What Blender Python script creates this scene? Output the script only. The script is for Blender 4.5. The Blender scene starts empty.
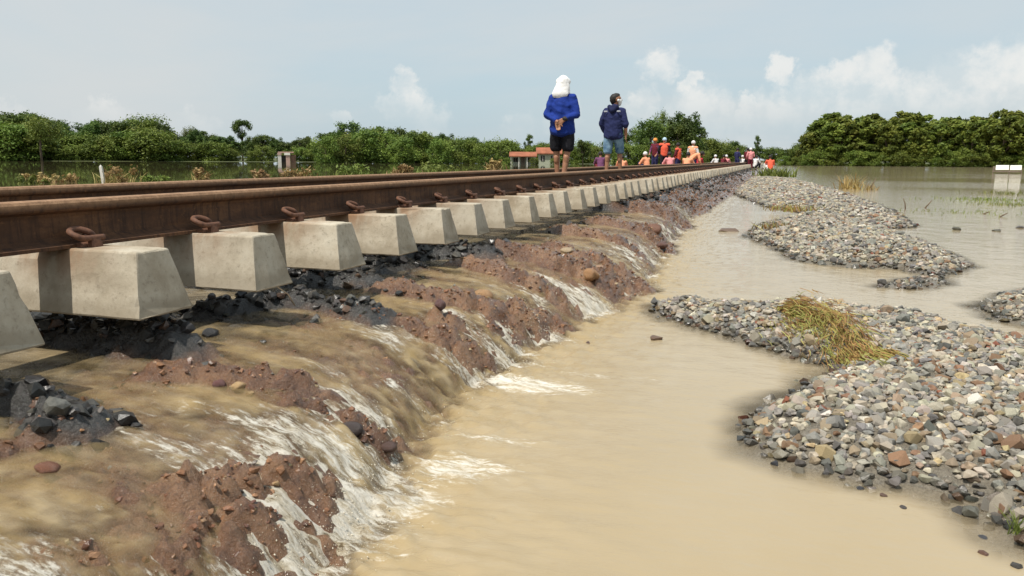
import bpy, bmesh, math, random
import numpy as np
from mathutils import Vector, Matrix
R = math.radians
random.seed(7); rng = np.random.default_rng(7)
scene = bpy.context.scene; COL = scene.collection

# ------------------------------------------------------------------ camera
FPX = 800.0; CAM = np.array([0, 0, .30]); YAW, PITCH, ROLL = R(18.2), R(9.16), R(.3)
fw = np.array([-math.sin(YAW)*math.cos(PITCH), math.cos(YAW)*math.cos(PITCH), -math.sin(PITCH)])
_rt = np.array([math.cos(YAW), math.sin(YAW), 0]); _up = np.cross(_rt, fw)
rt = _rt*math.cos(ROLL)+_up*math.sin(ROLL); up = _up*math.cos(ROLL)-_rt*math.sin(ROLL)
cd = bpy.data.cameras.new('camera'); cam = bpy.data.objects.new('camera', cd); COL.objects.link(cam)
cd.sensor_width = 36; cd.lens = 36*FPX/1024; cd.clip_start = .05; cd.clip_end = 6000
cam.matrix_world = Matrix(((rt[0], up[0], -fw[0], CAM[0]), (rt[1], up[1], -fw[1], CAM[1]), (rt[2], up[2], -fw[2], CAM[2]), (0, 0, 0, 1)))
scene.camera = cam
scene.render.resolution_x = 1024; scene.render.resolution_y = 576
def ray(px, py): return fw+rt*(px-512)/FPX-up*(py-288)/FPX
def at(px, py, Z):
    d = ray(px, py); return CAM+d*((Z-CAM[2])/d[2])
def dirat(px, D):                                  # a spot D metres away below the horizon at that bearing
    d = ray(px, 160); d = d/np.hypot(d[0], d[1]); return d[0]*D, d[1]*D

# ------------------------------------------------------------------ world, sun, exposure
SUN = Vector((-.22, -.46, 1.0)).normalized()
w = bpy.data.worlds.new('World'); scene.world = w; w.use_nodes = True
w.cycles.sampling_method = 'MANUAL'; w.cycles.sample_map_resolution = 512
nt = w.node_tree; N = nt.nodes; L = nt.links; N.clear()
def wn(t, **k):
    n = N.new(t)
    for a, b in k.items(): setattr(n, a, b)
    return n
sky = wn('ShaderNodeTexSky', sky_type='NISHITA', sun_disc=False)
sky.sun_elevation = math.asin(SUN.z); sky.sun_rotation = math.atan2(SUN.x, SUN.y); sky.air_density = 1.3; sky.dust_density = 2.0; sky.ozone_density = 1.5
tc = wn('ShaderNodeTexCoord'); sep = wn('ShaderNodeSeparateXYZ'); L.new(tc.outputs['Generated'], sep.inputs[0])
def wm(op, a, b=None, c=None):
    n = wn('ShaderNodeMath', operation=op)
    for i, v in enumerate((a, b, c)):
        if v is None: continue
        if isinstance(v, (int, float)): n.inputs[i].default_value = v
        else: L.new(v, n.inputs[i])
    return n.outputs[0]
def wmr(v, a, b, c=0, d=1, interp='SMOOTHSTEP'):
    n = wn('ShaderNodeMapRange', interpolation_type=interp); L.new(v, n.inputs[0])
    for i, x in enumerate((a, b, c, d)): n.inputs[i+1].default_value = x
    return n.outputs[0]
zc = wm('MAXIMUM', sep.outputs[2], 0.0)
den = wm('ADD', zc, .22)
cmb = wn('ShaderNodeCombineXYZ'); L.new(wm('DIVIDE', sep.outputs[0], den), cmb.inputs[0]); L.new(wm('DIVIDE', sep.outputs[1], den), cmb.inputs[1])
def wnoise(vec, scale, detail=6, rough=.55, dist=0):
    n = wn('ShaderNodeTexNoise'); n.inputs['Scale'].default_value = scale; n.inputs['Detail'].default_value = detail
    n.inputs['Roughness'].default_value = rough; n.inputs['Distortion'].default_value = dist; L.new(vec, n.inputs['Vector']); return n
mp = wn('ShaderNodeMapping'); mp.inputs['Rotation'].default_value = (0, 0, R(25)); mp.inputs['Scale'].default_value = (.55, 1.0, 1); L.new(cmb.outputs[0], mp.inputs[0])
veil = wnoise(mp.outputs[0], .55, 7, .55, .5)
veilf = wmr(veil.outputs[0], .30, .70, .02, .82)
def mixc(f, a, b):
    n = wn('ShaderNodeMix', data_type='RGBA')
    if isinstance(f, (int, float)): n.inputs[0].default_value = f
    else: L.new(f, n.inputs[0])
    for i, v in ((6, a), (7, b)):
        if isinstance(v, tuple): n.inputs[i].default_value = v
        else: L.new(v, n.inputs[i])
    return n.outputs[2]
c = mixc(.72, sky.outputs[0], (5.7, 7.3, 8.3, 1)); c = mixc(veilf, c, (6.9, 7.0, 6.95, 1))
# cumulus low over the horizon: soft lobes in direction space, broken up by noise
wob = wnoise(tc.outputs['Generated'], 40, 6, .62)
wv = wn('ShaderNodeVectorMath', operation='SUBTRACT'); L.new(wob.outputs['Color'], wv.inputs[0]); wv.inputs[1].default_value = (.5, .5, .5)
ws = wn('ShaderNodeVectorMath', operation='SCALE'); L.new(wv.outputs[0], ws.inputs[0]); ws.inputs['Scale'].default_value = .055
wa = wn('ShaderNodeVectorMath', operation='ADD'); L.new(tc.outputs['Generated'], wa.inputs[0]); L.new(ws.outputs[0], wa.inputs[1])
blobs = [(404, 88, 18), (412, 104, 24), (392, 108, 20), (425, 120, 30), (340, 122, 16), (100, 118, 20), (125, 130, 25), (190, 128, 20), (210, 132, 16), (12, 122, 22),
         (780, 70, 18), (876, 70, 24), (845, 82, 22), (815, 92, 26), (915, 84, 20), (800, 105, 30), (870, 100, 40), (940, 100, 40), (1000, 78, 34), (1030, 72, 36), (970, 95, 40), (660, 66, 22), (690, 84, 14),
         (745, 104, 14), (640, 104, 20), (560, 122, 26), (520, 128, 22), (700, 120, 40), (760, 130, 40), (1050, 110, 50)]
dl = []
for px, py, r in blobs:
    d = ray(px, py); dl.append((d/np.linalg.norm(d), r/850.))
brng = random.Random(3)
for k in range(17):                                # the same kind of low cumulus all the way round the horizon
    az = R(75+k*12.4+brng.uniform(-3, 3)); el = R(brng.uniform(3.5, 8))
    dl.append((np.array([math.sin(az)*math.cos(el), math.cos(az)*math.cos(el), math.sin(el)]), brng.uniform(.02, .05)))
acc = None
for d, r in dl:
    n = wn('ShaderNodeVectorMath', operation='DISTANCE'); L.new(wa.outputs[0], n.inputs[0]); n.inputs[1].default_value = tuple(d)
    v = wmr(n.outputs['Value'], r*1.05, r*.55)
    acc = v if acc is None else wm('MAXIMUM', acc, v)
puff = wnoise(tc.outputs['Generated'], 22, 6, .6)
pf = wmr(puff.outputs[0], .35, .62, .25, 1)
cf = wm('MULTIPLY', acc, pf)
cf = wm('MULTIPLY', cf, wmr(sep.outputs[2], .035, .085, .15, .72))
c = mixc(cf, c, (9.2, 9.0, 8.6, 1))
bg = wn('ShaderNodeBackground'); bg.inputs[1].default_value = .1; L.new(c, bg.inputs[0])
wo = wn('ShaderNodeOutputWorld'); L.new(bg.outputs[0], wo.inputs[0])
sl = bpy.data.lights.new('sun', 'SUN'); sl.energy = 4.7; sl.angle = R(.6); sl.color = (1, .95, .86)
so = bpy.data.objects.new('sun', sl); COL.objects.link(so); so.location = (-20, -20, 60); so.rotation_euler = (-SUN).to_track_quat('-Z', 'Y').to_euler()
vs = scene.view_settings; vs.view_transform = 'Standard'; vs.look = 'None'; vs.exposure = 0.0; vs.gamma = 1; vs.use_curve_mapping = False

# ------------------------------------------------------------------ helpers
def tag(o, label=None, cat=None, group=None, kind=None):
    if label: o['label'] = label
    if cat: o['category'] = cat
    if group: o['group'] = group
    if kind: o['kind'] = kind
    return o
def link(name, me, mat=None, parent=None, loc=None, rot=None):
    o = bpy.data.objects.new(name, me); COL.objects.link(o)
    if mat is not None and me is not None and not me.materials: me.materials.append(mat)
    if parent: o.parent = parent
    if loc is not None: o.location = loc
    if rot is not None: o.rotation_euler = rot
    return o
def empty(name, loc=(0, 0, 0), rz=0):
    o = bpy.data.objects.new(name, None); COL.objects.link(o); o.location = loc; o.rotation_euler = (0, 0, rz); o.empty_display_size = .1; return o
def npmesh(name, V, F, smooth=False):
    V = np.asarray(V, dtype=np.float32); F = np.asarray(F, dtype=np.int32); k = F.shape[1]
    me = bpy.data.meshes.new(name); me.vertices.add(len(V)); me.vertices.foreach_set('co', V.ravel())
    me.loops.add(F.size); me.loops.foreach_set('vertex_index', F.ravel())
    me.polygons.add(len(F)); me.polygons.foreach_set('loop_start', np.arange(0, F.size, k, dtype=np.int32))
    me.polygons.foreach_set('use_smooth', np.full(len(F), smooth)); me.update(calc_edges=True); return me
def fattr(me, name, vals):
    a = me.attributes.new(name, 'FLOAT', 'POINT'); a.data.foreach_set('value', np.asarray(vals, dtype=np.float32).ravel())
def cattr(me, name, vals):
    a = me.attributes.new(name, 'FLOAT_COLOR', 'POINT'); v = np.ones((len(vals), 4), np.float32); v[:, :3] = vals; a.data.foreach_set('color', v.ravel())
def bmesh_done(bm, name, smooth=False):
    me = bpy.data.meshes.new(name); bmesh.ops.recalc_face_normals(bm, faces=bm.faces[:]); bm.to_mesh(me); bm.free()
    for p in me.polygons: p.use_smooth = smooth
    return me
def add_box(bm, c, s, rz=0, taper=1.0):
    vs_ = []
    for z in (-1, 1):
        k = 1 if z < 0 else taper
        for x, y in ((-1, -1), (1, -1), (1, 1), (-1, 1)):
            px, py = x*s[0]/2*k, y*s[1]/2*k
            vs_.append(bm.verts.new((c[0]+px*math.cos(rz)-py*math.sin(rz), c[1]+px*math.sin(rz)+py*math.cos(rz), c[2]+z*s[2]/2)))
    for f in ((0, 1, 2, 3), (4, 5, 6, 7), (0, 1, 5, 4), (1, 2, 6, 5), (2, 3, 7, 6), (3, 0, 4, 7)): bm.faces.new([vs_[i] for i in f])
def add_tube(bm, pts, rads, n=7):
    pts = [Vector(p) for p in pts]; rings = []
    ref = Vector((.3, .1, 1)).normalized()
    for i, p in enumerate(pts):
        t = (pts[min(i+1, len(pts)-1)]-pts[max(i-1, 0)]).normalized()
        a = t.cross(ref)
        if a.length < .05: a = t.cross(Vector((1, 0, 0)))
        a.normalize(); b = t.cross(a)
        r = rads[i] if hasattr(rads, '__len__') else rads
        rings.append([bm.verts.new(p+(a*math.cos(2*math.pi*k/n)+b*math.sin(2*math.pi*k/n))*r) for k in range(n)])
    for i in range(len(rings)-1):
        for k in range(n): bm.faces.new((rings[i][k], rings[i][(k+1) % n], rings[i+1][(k+1) % n], rings[i+1][k]))
    bm.faces.new(rings[0][::-1]); bm.faces.new(rings[-1])
def mesh_box(name, c, s, mat, parent=None, rz=0, taper=1.0, bev=0):
    bm = bmesh.new(); add_box(bm, c, s, rz, taper)
    if bev: bmesh.ops.bevel(bm, geom=bm.edges[:], offset=bev, segments=2, affect='EDGES', profile=.5)
    return link(name, bmesh_done(bm, name), mat, parent)

# numpy value noise
_H = np.random.default_rng(11).random((256, 256)).astype(np.float64)
def vnoise(x, y):
    xi = np.floor(x).astype(int); yi = np.floor(y).astype(int); fx = x-xi; fy = y-yi
    fx = fx*fx*fx*(fx*(fx*6-15)+10); fy = fy*fy*fy*(fy*(fy*6-15)+10)
    a = _H[xi & 255, yi & 255]; b = _H[(xi+1) & 255, yi & 255]; c_ = _H[xi & 255, (yi+1) & 255]; d = _H[(xi+1) & 255, (yi+1) & 255]
    return (a*(1-fx)+b*fx)*(1-fy)+(c_*(1-fx)+d*fx)*fy
def fbm(x, y, o=4, g=.5):
    s = 0; a = 1; t = 0
    for k in range(o):
        s = s+a*(vnoise(x*2**k+17.3*k, y*2**k+9.1*k)-.5); t += a; a *= g
    return s/t*2                                     # about -1..1

_H2 = np.random.default_rng(5).random((256, 256)); _H3 = np.random.default_rng(6).random((256, 256))
def knobs(x, y):                                     # rounded lumps with narrow creases between them: 1 on a lump, 0 in a crease
    xi = np.floor(x).astype(int); yi = np.floor(y).astype(int); f1 = np.full(x.shape, 9.); f2 = np.full(x.shape, 9.)
    for i_ in (-1, 0, 1):
        for j_ in (-1, 0, 1):
            a_, b_ = (xi+i_) & 255, (yi+j_) & 255; d = np.hypot(xi+i_+_H2[a_, b_]-x, yi+j_+_H3[a_, b_]-y)
            f2 = np.minimum(f2, np.maximum(f1, d)); f1 = np.minimum(f1, d)
    return np.clip((f2-f1)*1.6, 0, 1)**.6

# ------------------------------------------------------------------ materials
def mat(name, base, rough=.8, spec=.5, metallic=0.0):
    m = bpy.data.materials.new(name); m.use_nodes = True; p = m.node_tree.nodes['Principled BSDF']
    p.inputs['Base Color'].default_value = (*base, 1); p.inputs['Roughness'].default_value = rough
    p.inputs['Specular IOR Level'].default_value = spec; p.inputs['Metallic'].default_value = metallic
    return m, m.node_tree.nodes, m.node_tree.links, p
def tn(nd, lk, scale, detail=6, rough=.6, coord='Object', stretch=None, vec=None):
    tcx = nd.new('ShaderNodeTexCoord'); n = nd.new('ShaderNodeTexNoise'); v = vec or tcx.outputs[coord]
    if stretch:
        mpx = nd.new('ShaderNodeMapping'); mpx.inputs['Scale'].default_value = stretch; lk.new(v, mpx.inputs[0]); v = mpx.outputs[0]
    lk.new(v, n.inputs['Vector']); n.inputs['Scale'].default_value = scale; n.inputs['Detail'].default_value = detail; n.inputs['Roughness'].default_value = rough
    return n
def ramp(nd, lk, fac, stops):
    r = nd.new('ShaderNodeValToRGB'); e = r.color_ramp.elements
    while len(e) < len(stops): e.new(.5)
    for i, (p, c_) in enumerate(stops): e[i].position = p; e[i].color = (*c_, 1)
    lk.new(fac, r.inputs[0]); return r
def bump(nd, lk, p, h, strength=.3, dist=.01, prev=None):
    b = nd.new('ShaderNodeBump'); b.inputs['Strength'].default_value = strength; b.inputs['Distance'].default_value = dist
    lk.new(h, b.inputs['Height'])
    if prev: lk.new(prev, b.inputs['Normal'])
    lk.new(b.outputs[0], p.inputs['Normal']); return b.outputs[0]
def nmix(nd, lk, f, a, b, blend='MIX'):
    n = nd.new('ShaderNodeMix'); n.data_type = 'RGBA'; n.blend_type = blend
    if isinstance(f, (int, float)): n.inputs[0].default_value = f
    else: lk.new(f, n.inputs[0])
    for i, v in ((6, a), (7, b)):
        if isinstance(v, tuple): n.inputs[i].default_value = (*v, 1) if len(v) == 3 else v
        else: lk.new(v, n.inputs[i])
    return n.outputs[2]
def nmath(nd, lk, op, a, b=None, clamp=False):
    n = nd.new('ShaderNodeMath'); n.operation = op; n.use_clamp = clamp
    for i, v in enumerate((a, b)):
        if v is None: continue
        if isinstance(v, (int, float)): n.inputs[i].default_value = v
        else: lk.new(v, n.inputs[i])
    return n.outputs[0]
def nmr(nd, lk, v, a, b, c_=0., d=1., smooth=True):
    n = nd.new('ShaderNodeMapRange'); n.interpolation_type = 'SMOOTHSTEP' if smooth else 'LINEAR'; lk.new(v, n.inputs[0])
    for i, x in enumerate((a, b, c_, d)): n.inputs[i+1].default_value = x
    return n.outputs[0]
def natt(nd, name):
    n = nd.new('ShaderNodeAttribute'); n.attribute_name = name; return n
def simple(name, base, rough=.8, var=.35, scale=8, bs=.15, spec=.4):
    m, nd, lk, p = mat(name, base, rough, spec)
    n = tn(nd, lk, scale); lo = tuple(c_*(1-var) for c_ in base); hi = tuple(min(1, c_*(1+var)) for c_ in base)
    r = ramp(nd, lk, n.outputs[0], [(.3, lo), (.7, hi)]); lk.new(r.outputs[0], p.inputs['Base Color'])
    if bs: bump(nd, lk, p, n.outputs[0], bs, .02)
    return m
# rust
M_RUST, nd, lk, p = mat('rusty_steel', (.15, .07, .04), .75, .3)
a = tn(nd, lk, 9, 8, .7, stretch=(1, .25, 1)); b = tn(nd, lk, 70, 6, .7)
r = ramp(nd, lk, a.outputs[0], [(.28, (.045, .022, .012)), (.5, (.095, .044, .021)), (.72, (.20, .095, .042))])
rc = nmix(nd, lk, nmr(nd, lk, b.outputs[0], .45, .75, 0, .6), r.outputs[0], (.045, .022, .014))
sk = tn(nd, lk, 26, 6, .7, stretch=(1, 1.6, .12)); rc = nmix(nd, lk, nmr(nd, lk, sk.outputs[0], .46, .66, 0, .75), rc, (.030, .015, .010)); fk = tn(nd, lk, 34, 8, .8); rc = nmix(nd, lk, nmr(nd, lk, fk.outputs[0], .55, .7, 0, .7), rc, (.22, .10, .04))
tcx = nd.new('ShaderNodeTexCoord'); sx = nd.new('ShaderNodeSeparateXYZ'); lk.new(tcx.outputs['Object'], sx.inputs[0])
wear = nmath(nd, lk, 'MULTIPLY', nmr(nd, lk, sx.outputs[2], .126, .150), nmr(nd, lk, fk.outputs[0], .35, .62, 1, .45))   # orange running rust on the head
lk.new(nmix(nd, lk, wear, rc, (.37, .22, .125)), p.inputs['Base Color'])
bump(nd, lk, p, b.outputs[0], .35, .004)
M_CLIP, nd, lk, p = mat('rusty_clip_steel', (.13, .06, .035), .7, .3)
b = tn(nd, lk, 60, 5, .7); r = ramp(nd, lk, b.outputs[0], [(.3, (.07, .034, .024)), (.7, (.20, .095, .055))]); lk.new(r.outputs[0], p.inputs['Base Color']); bump(nd, lk, p, b.outputs[0], .3, .003)
# concrete
M_CONC, nd, lk, p = mat('concrete', (.45, .41, .34), .9, .25)
tcx = nd.new('ShaderNodeTexCoord'); oi = nd.new('ShaderNodeObjectInfo'); vm = nd.new('ShaderNodeVectorMath'); vm.operation = 'ADD'
lk.new(tcx.outputs['Object'], vm.inputs[0]); cx = nd.new('ShaderNodeCombineXYZ'); lk.new(nmath(nd, lk, 'MULTIPLY', oi.outputs['Random'], 40.), cx.inputs[1]); lk.new(cx.outputs[0], vm.inputs[1])
a = tn(nd, lk, 6, 8, .65, vec=vm.outputs[0]); b = tn(nd, lk, 45, 8, .75, vec=vm.outputs[0]); d = tn(nd, lk, 14, 4, .5, vec=vm.outputs[0], stretch=(1, 1, .3))
r = ramp(nd, lk, a.outputs[0], [(.3, (.30, .25, .18)), (.5, (.47, .41, .315)), (.7, (.58, .53, .43))])
col = nmix(nd, lk, nmr(nd, lk, b.outputs[0], .5, .72, 0, .8), r.outputs[0], (.20, .165, .12))
sx = nd.new('ShaderNodeSeparateXYZ'); lk.new(tcx.outputs['Object'], sx.inputs[0])
ax = nmath(nd, lk, 'ABSOLUTE', nmath(nd, lk, 'SUBTRACT', nmath(nd, lk, 'ABSOLUTE', sx.outputs[0]), .60))
rs = nmath(nd, lk, 'MULTIPLY', nmr(nd, lk, ax, .30, .05), nmr(nd, lk, sx.outputs[2], -.15, 0.0, .0, 1))
rs = nmath(nd, lk, 'MULTIPLY', rs, nmr(nd, lk, d.outputs[0], .32, .60, .25, 1.0))
col = nmix(nd, lk, rs, col, (.27, .15, .08))
dd = tn(nd, lk, 3.2, 9, .75, vec=vm.outputs[0], stretch=(1, 1, .6)); col = nmix(nd, lk, nmr(nd, lk, dd.outputs[0], .50, .68, 0, .65), col, (.30, .245, .165))
tide = nmath(nd, lk, 'ADD', sx.outputs[2], nmath(nd, lk, 'MULTIPLY', nmath(nd, lk, 'SUBTRACT', dd.outputs[0], .5), .22))
col = nmix(nd, lk, nmr(nd, lk, tide, -.135, -.185, 0, .55), col, (.225, .18, .12))         # silt left by the flood on the lower edge
lk.new(nmix(nd, lk, nmath(nd, lk, 'MULTIPLY', oi.outputs['Random'], .30), col, (.30, .265, .21)), p.inputs['Base Color'])
bump(nd, lk, p, b.outputs[0], .5, .004)
# stones (merged: colour attribute; singles: object colour)
def stonemat(name, src):
    m, nd, lk, p = mat(name, (.3, .3, .3), .85, .35)
    if src == 'attr': colr = natt(nd, 'col').outputs['Color']; wet = natt(nd, 'wet').outputs['Fac']
    else:
        o_ = nd.new('ShaderNodeObjectInfo'); colr = o_.outputs['Color']; wet = nmath(nd, lk, 'SUBTRACT', 1.0, o_.outputs['Alpha'])
    n = tn(nd, lk, 60, 6, .7); f = nmr(nd, lk, n.outputs[0], .3, .7, .65, 1.3)
    lk.new(nmix(nd, lk, 1.0, colr, f, 'MULTIPLY'), p.inputs['Base Color'])
    lk.new(nmr(nd, lk, wet, 0, 1, .85, .22), p.inputs['Roughness'])
    bump(nd, lk, p, n.outputs[0], .35, .006); return m
M_STONE = stonemat('gravel_stone', 'attr'); M_STONE1 = stonemat('single_gravel_stone', 'obj')
# bed: soil / ballast / gravel
M_BED, nd, lk, p = mat('wet_embankment_soil', (.22, .11, .06), .6, .4)
a = tn(nd, lk, 5, 8, .65); b = tn(nd, lk, 38, 8, .7); d = tn(nd, lk, 120, 5, .7)
r = ramp(nd, lk, a.outputs[0], [(.28, (.080, .038, .021)), (.45, (.155, .076, .039)), (.60, (.24, .13, .066)), (.75, (.20, .13, .075))])
s1 = nmix(nd, lk, nmr(nd, lk, b.outputs[0], .48, .72, 0, .85), r.outputs[0], (.052, .025, .016))
s1 = nmix(nd, lk, nmr(nd, lk, d.outputs[0], .56, .74, 0, .6), s1, (.36, .23, .14))
bal = ramp(nd, lk, d.outputs[0], [(.3, (.016, .015, .014)), (.7, (.065, .06, .055))])
gr = ramp(nd, lk, d.outputs[0], [(.3, (.10, .085, .065)), (.7, (.27, .235, .18))])
c1 = nmix(nd, lk, natt(nd, 'ballast').outputs['Fac'], s1, bal.outputs[0])
c1 = nmix(nd, lk, natt(nd, 'gravel').outputs['Fac'], c1, gr.outputs[0])
p.inputs['Coat Weight'].default_value = .85; p.inputs['Coat Roughness'].default_value = .09; p.inputs['Coat IOR'].default_value = 1.33
lk.new(c1, p.inputs['Base Color']); lk.new(nmr(nd, lk, b.outputs[0], .35, .65, .18, .5), p.inputs['Roughness'])
pv = bump(nd, lk, p, b.outputs[0], .8, .018); pv = bump(nd, lk, p, d.outputs[0], .6, .006, pv); lk.new(pv, p.inputs['Coat Normal'])
# muddy water
M_WATER, nd, lk, p = mat('muddy_water', (.40, .29, .15), .10, .5)
p.inputs['IOR'].default_value = 1.33
fo = natt(nd, 'foam').outputs['Fac']; dp = natt(nd, 'depth').outputs['Fac']; fl = natt(nd, 'flow').outputs['Fac']; lf = natt(nd, 'calm').outputs['Fac']
geo = nd.new('ShaderNodeNewGeometry'); pos = geo.outputs['Position']
big = tn(nd, lk, .55, 5, .55, vec=pos, stretch=(1.6, .8, 1)); st = tn(nd, lk, 8, 7, .62, vec=pos, stretch=(.6, 1.9, 1)); fn = tn(nd, lk, 60, 8, .78, vec=pos, stretch=(.55, 1.25, 1))
r = ramp(nd, lk, big.outputs[0], [(.3, (.365, .285, .172)), (.55, (.39, .312, .20)), (.75, (.405, .332, .226))])
base = nmix(nd, lk, nmath(nd, lk, 'MULTIPLY', fl, nmr(nd, lk, st.outputs[0], .30, .65, .2, .85)), r.outputs[0], (.315, .222, .095))
base = nmix(nd, lk, lf, base, (.10, .088, .042))
strand = tn(nd, lk, 30, 6, .7, vec=pos, stretch=(.35, 1.7, .35))
fnm = nmath(nd, lk, 'ADD', nmath(nd, lk, 'ADD', nmath(nd, lk, 'MULTIPLY', fn.outputs[0], .50), nmath(nd, lk, 'MULTIPLY', st.outputs[0], .25)), nmath(nd, lk, 'MULTIPLY', strand.outputs[0], .40))
ff = nmr(nd, lk, nmath(nd, lk, 'ADD', nmath(nd, lk, 'MULTIPLY', fo, .36), fnm), .80, .98)
ff = nmath(nd, lk, 'MULTIPLY', ff, nmr(nd, lk, fo, 0, .15), True)
fcol = nmix(nd, lk, nmr(nd, lk, strand.outputs[0], .38, .62), (.54, .47, .35), (.86, .82, .73))
lk.new(nmix(nd, lk, nmath(nd, lk, 'MULTIPLY', ff, .9), base, fcol), p.inputs['Base Color'])
lk.new(nmath(nd, lk, 'ADD', nmath(nd, lk, 'MULTIPLY', ff, .4), .6), p.inputs['Roughness'])
rip = tn(nd, lk, 3.2, 4, .55, vec=pos, stretch=(1, .75, 1)); rip2 = tn(nd, lk, 16, 4, .6, vec=pos, stretch=(.8, 1.4, 1))
quiet = nmath(nd, lk, 'SUBTRACT', 1.0, nmath(nd, lk, 'MAXIMUM', nmath(nd, lk, 'MULTIPLY', lf, .985), nmath(nd, lk, 'MULTIPLY', natt(nd, 'still').outputs['Fac'], .72)))
def vbump(h, s, dist, prev=None):
    b_ = nd.new('ShaderNodeBump'); b_.inputs['Distance'].default_value = dist; lk.new(h, b_.inputs['Height'])
    if isinstance(s, (int, float)): b_.inputs['Strength'].default_value = s
    else: lk.new(s, b_.inputs['Strength'])
    if prev: lk.new(prev, b_.inputs['Normal'])
    return b_.outputs[0]
n1 = vbump(rip.outputs[0], nmath(nd, lk, 'MULTIPLY', quiet, .28), .05)
n2 = vbump(rip2.outputs[0], nmath(nd, lk, 'MULTIPLY', quiet, .30), .012, n1)
n3 = vbump(st.outputs[0], nmath(nd, lk, 'MULTIPLY', fl, .8), .035, n2)
n4 = vbump(fn.outputs[0], nmath(nd, lk, 'ADD', nmath(nd, lk, 'MULTIPLY', ff, .6), nmath(nd, lk, 'MULTIPLY', fl, 1.0)), .030, n3)
lk.new(n4, p.inputs['Coat Normal']); p.inputs['Coat Weight'].default_value = 1.0; p.inputs['Coat IOR'].default_value = 1.33; p.inputs['Specular IOR Level'].default_value = 0.0
lk.new(nmath(nd, lk, 'ADD', nmath(nd, lk, 'MULTIPLY', ff, .35), nmr(nd, lk, lf, 0, 1, .045, .02)), p.inputs['Coat Roughness'])
nb_ = vbump(fn.outputs[0], nmath(nd, lk, 'MULTIPLY', ff, .8), .012); nb2 = vbump(st.outputs[0], nmath(nd, lk, 'MULTIPLY', fl, .25), .02, nb_); lk.new(nb2, p.inputs['Normal'])
tr = nd.new('ShaderNodeBsdfTransparent'); mx = nd.new('ShaderNodeMixShader')
al = nmath(nd, lk, 'MAXIMUM', nmr(nd, lk, dp, 0.0, .085, .14, 1.0), nmath(nd, lk, 'MULTIPLY', ff, .85))
lk.new(al, mx.inputs[0]); lk.new(tr.outputs[0], mx.inputs[1]); lk.new(p.outputs[0], mx.inputs[2])
lk.new(mx.outputs[0], nd['Material Output'].inputs[0])
M_GROUND = simple('flooded_field_soil', (.075, .085, .03), .9, .4, .3, .2)

# ------------------------------------------------------------------ heights: flowing water surface and ground under it
POOL, TOP, LEFT = -.65, -.36, -.33
XT = -1.92
_sy = [.3, 1.2, 1.71, 2.2, 2.86, 3.26, 4.29, 5.0, 5.94, 8.58, 14.3, 22.9, 32.6, 60]
_sx = [-.96, -.95, -1.00, -1.10, -1.18, -1.16, -1.12, -1.0, -.92, -1.10, -1.40, -1.49, -1.25, -.4]
def shore(Y): return np.interp(Y, _sy, _sx)+.05*fbm(Y*1.7, Y*0+3.3, 3)
def flow0(X, Y):
    Xs = shore(Y); t = np.clip((X-XT)/(Xs-XT), 0, 1)
    z = TOP-(TOP-POOL)*(.24*t+.76*t**4.0)
    l = np.clip((-2.2-X)/2.5, 0, 1)
    return z+(LEFT-TOP)*l
def water_h(X, Y):
    Xs = shore(Y); t = np.clip((X-XT)/(Xs-XT), 0, 1); z = flow0(X, Y)
    near = np.clip((70-Y)/30, 0, 1)*np.clip((X+5)/2, 0, 1)
    on = np.where((X < Xs), 1, np.exp(-np.maximum(X-Xs, 0)/.30))
    ramp_ = np.clip((X-XT+.3)/.3, 0, 1)
    z = z+near*on*ramp_*(.011*fbm(X*2.2, Y*6.5, 3)+.005*fbm(X*9, Y*16, 3)+t*t*(.014*fbm(X*9, Y*16, 3)+.030*fbm(X*20, Y*28, 4)))
    z = z+near*np.where(X > Xs, .008*np.exp(-np.maximum(X-Xs, 0)/.5)*fbm(X*7+9, Y*9, 3), 0)
    z = z+near*np.where(X > XT, .002*fbm(X*1.5, Y*2.1, 2), 0)
    return z
def onflow(px, py):
    d = ray(px, py); t = .8
    while t < 200:
        p_ = CAM+d*t
        if p_[2] < float(flow0(np.array([p_[0]]), np.array([p_[1]]))[0]): return p_
        t *= 1.006
    return CAM+d*t
# exposed ridges of earth and ballast between the rivulets: pixel polyline, half width, height, ballast?
RIDGES = [([(-40, 405), (30, 412), (78, 428)], .10, .10, 1), ([(-30, 455), (30, 445), (78, 436)], .06, .075, 0),
          ([(195, 500), (255, 478), (318, 492)], .065, .065, 0), ([(190, 545), (260, 525), (318, 535)], .07, .06, 0), ([(40, 540), (90, 556)], .04, .045, 0),
          ([(55, 338), (120, 346), (182, 354)], .10, .12, 1), ([(165, 378), (235, 380), (305, 392)], .085, .09, 0), ([(300, 405), (345, 425), (388, 446)], .065, .065, 0),
          ([(205, 316), (290, 303), (372, 322)], .085, .09, 1), ([(372, 318), (420, 334), (465, 352), (490, 368)], .062, .085, 0),
          ([(285, 284), (370, 286)], .11, .11, 1), ([(395, 292), (450, 302), (505, 318), (556, 330)], .115, .10, 0), ([(440, 318), (500, 336)], .06, .07, 0),
          ([(360, 262), (430, 258), (485, 258)], .13, .14, 1), ([(465, 266), (515, 280), (548, 292)], .12, .11, 0),
          ([(505, 254), (560, 268), (600, 280), (638, 288)], .15, .12, 0), ([(550, 246), (600, 262), (622, 274)], .10, .09, 0),
          ([(560, 232), (610, 240), (635, 252)], .12, .09, 0), ([(600, 222), (640, 232), (658, 236), (662, 250)], .18, .11, 0), ([(610, 210), (655, 212), (682, 224)], .25, .17, 0), ([(640, 200), (690, 205), (706, 198)], .4, .16, 0),
          ([(670, 190), (720, 190), (745, 184)], .8, .20, 0), ([(480, 214), (540, 212), (600, 200)], .25, .05, 1)]
RW = [(np.array([onflow(*q)[:2] for q in pl]), wd, h, b_) for pl, wd, h, b_ in RIDGES]
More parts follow.
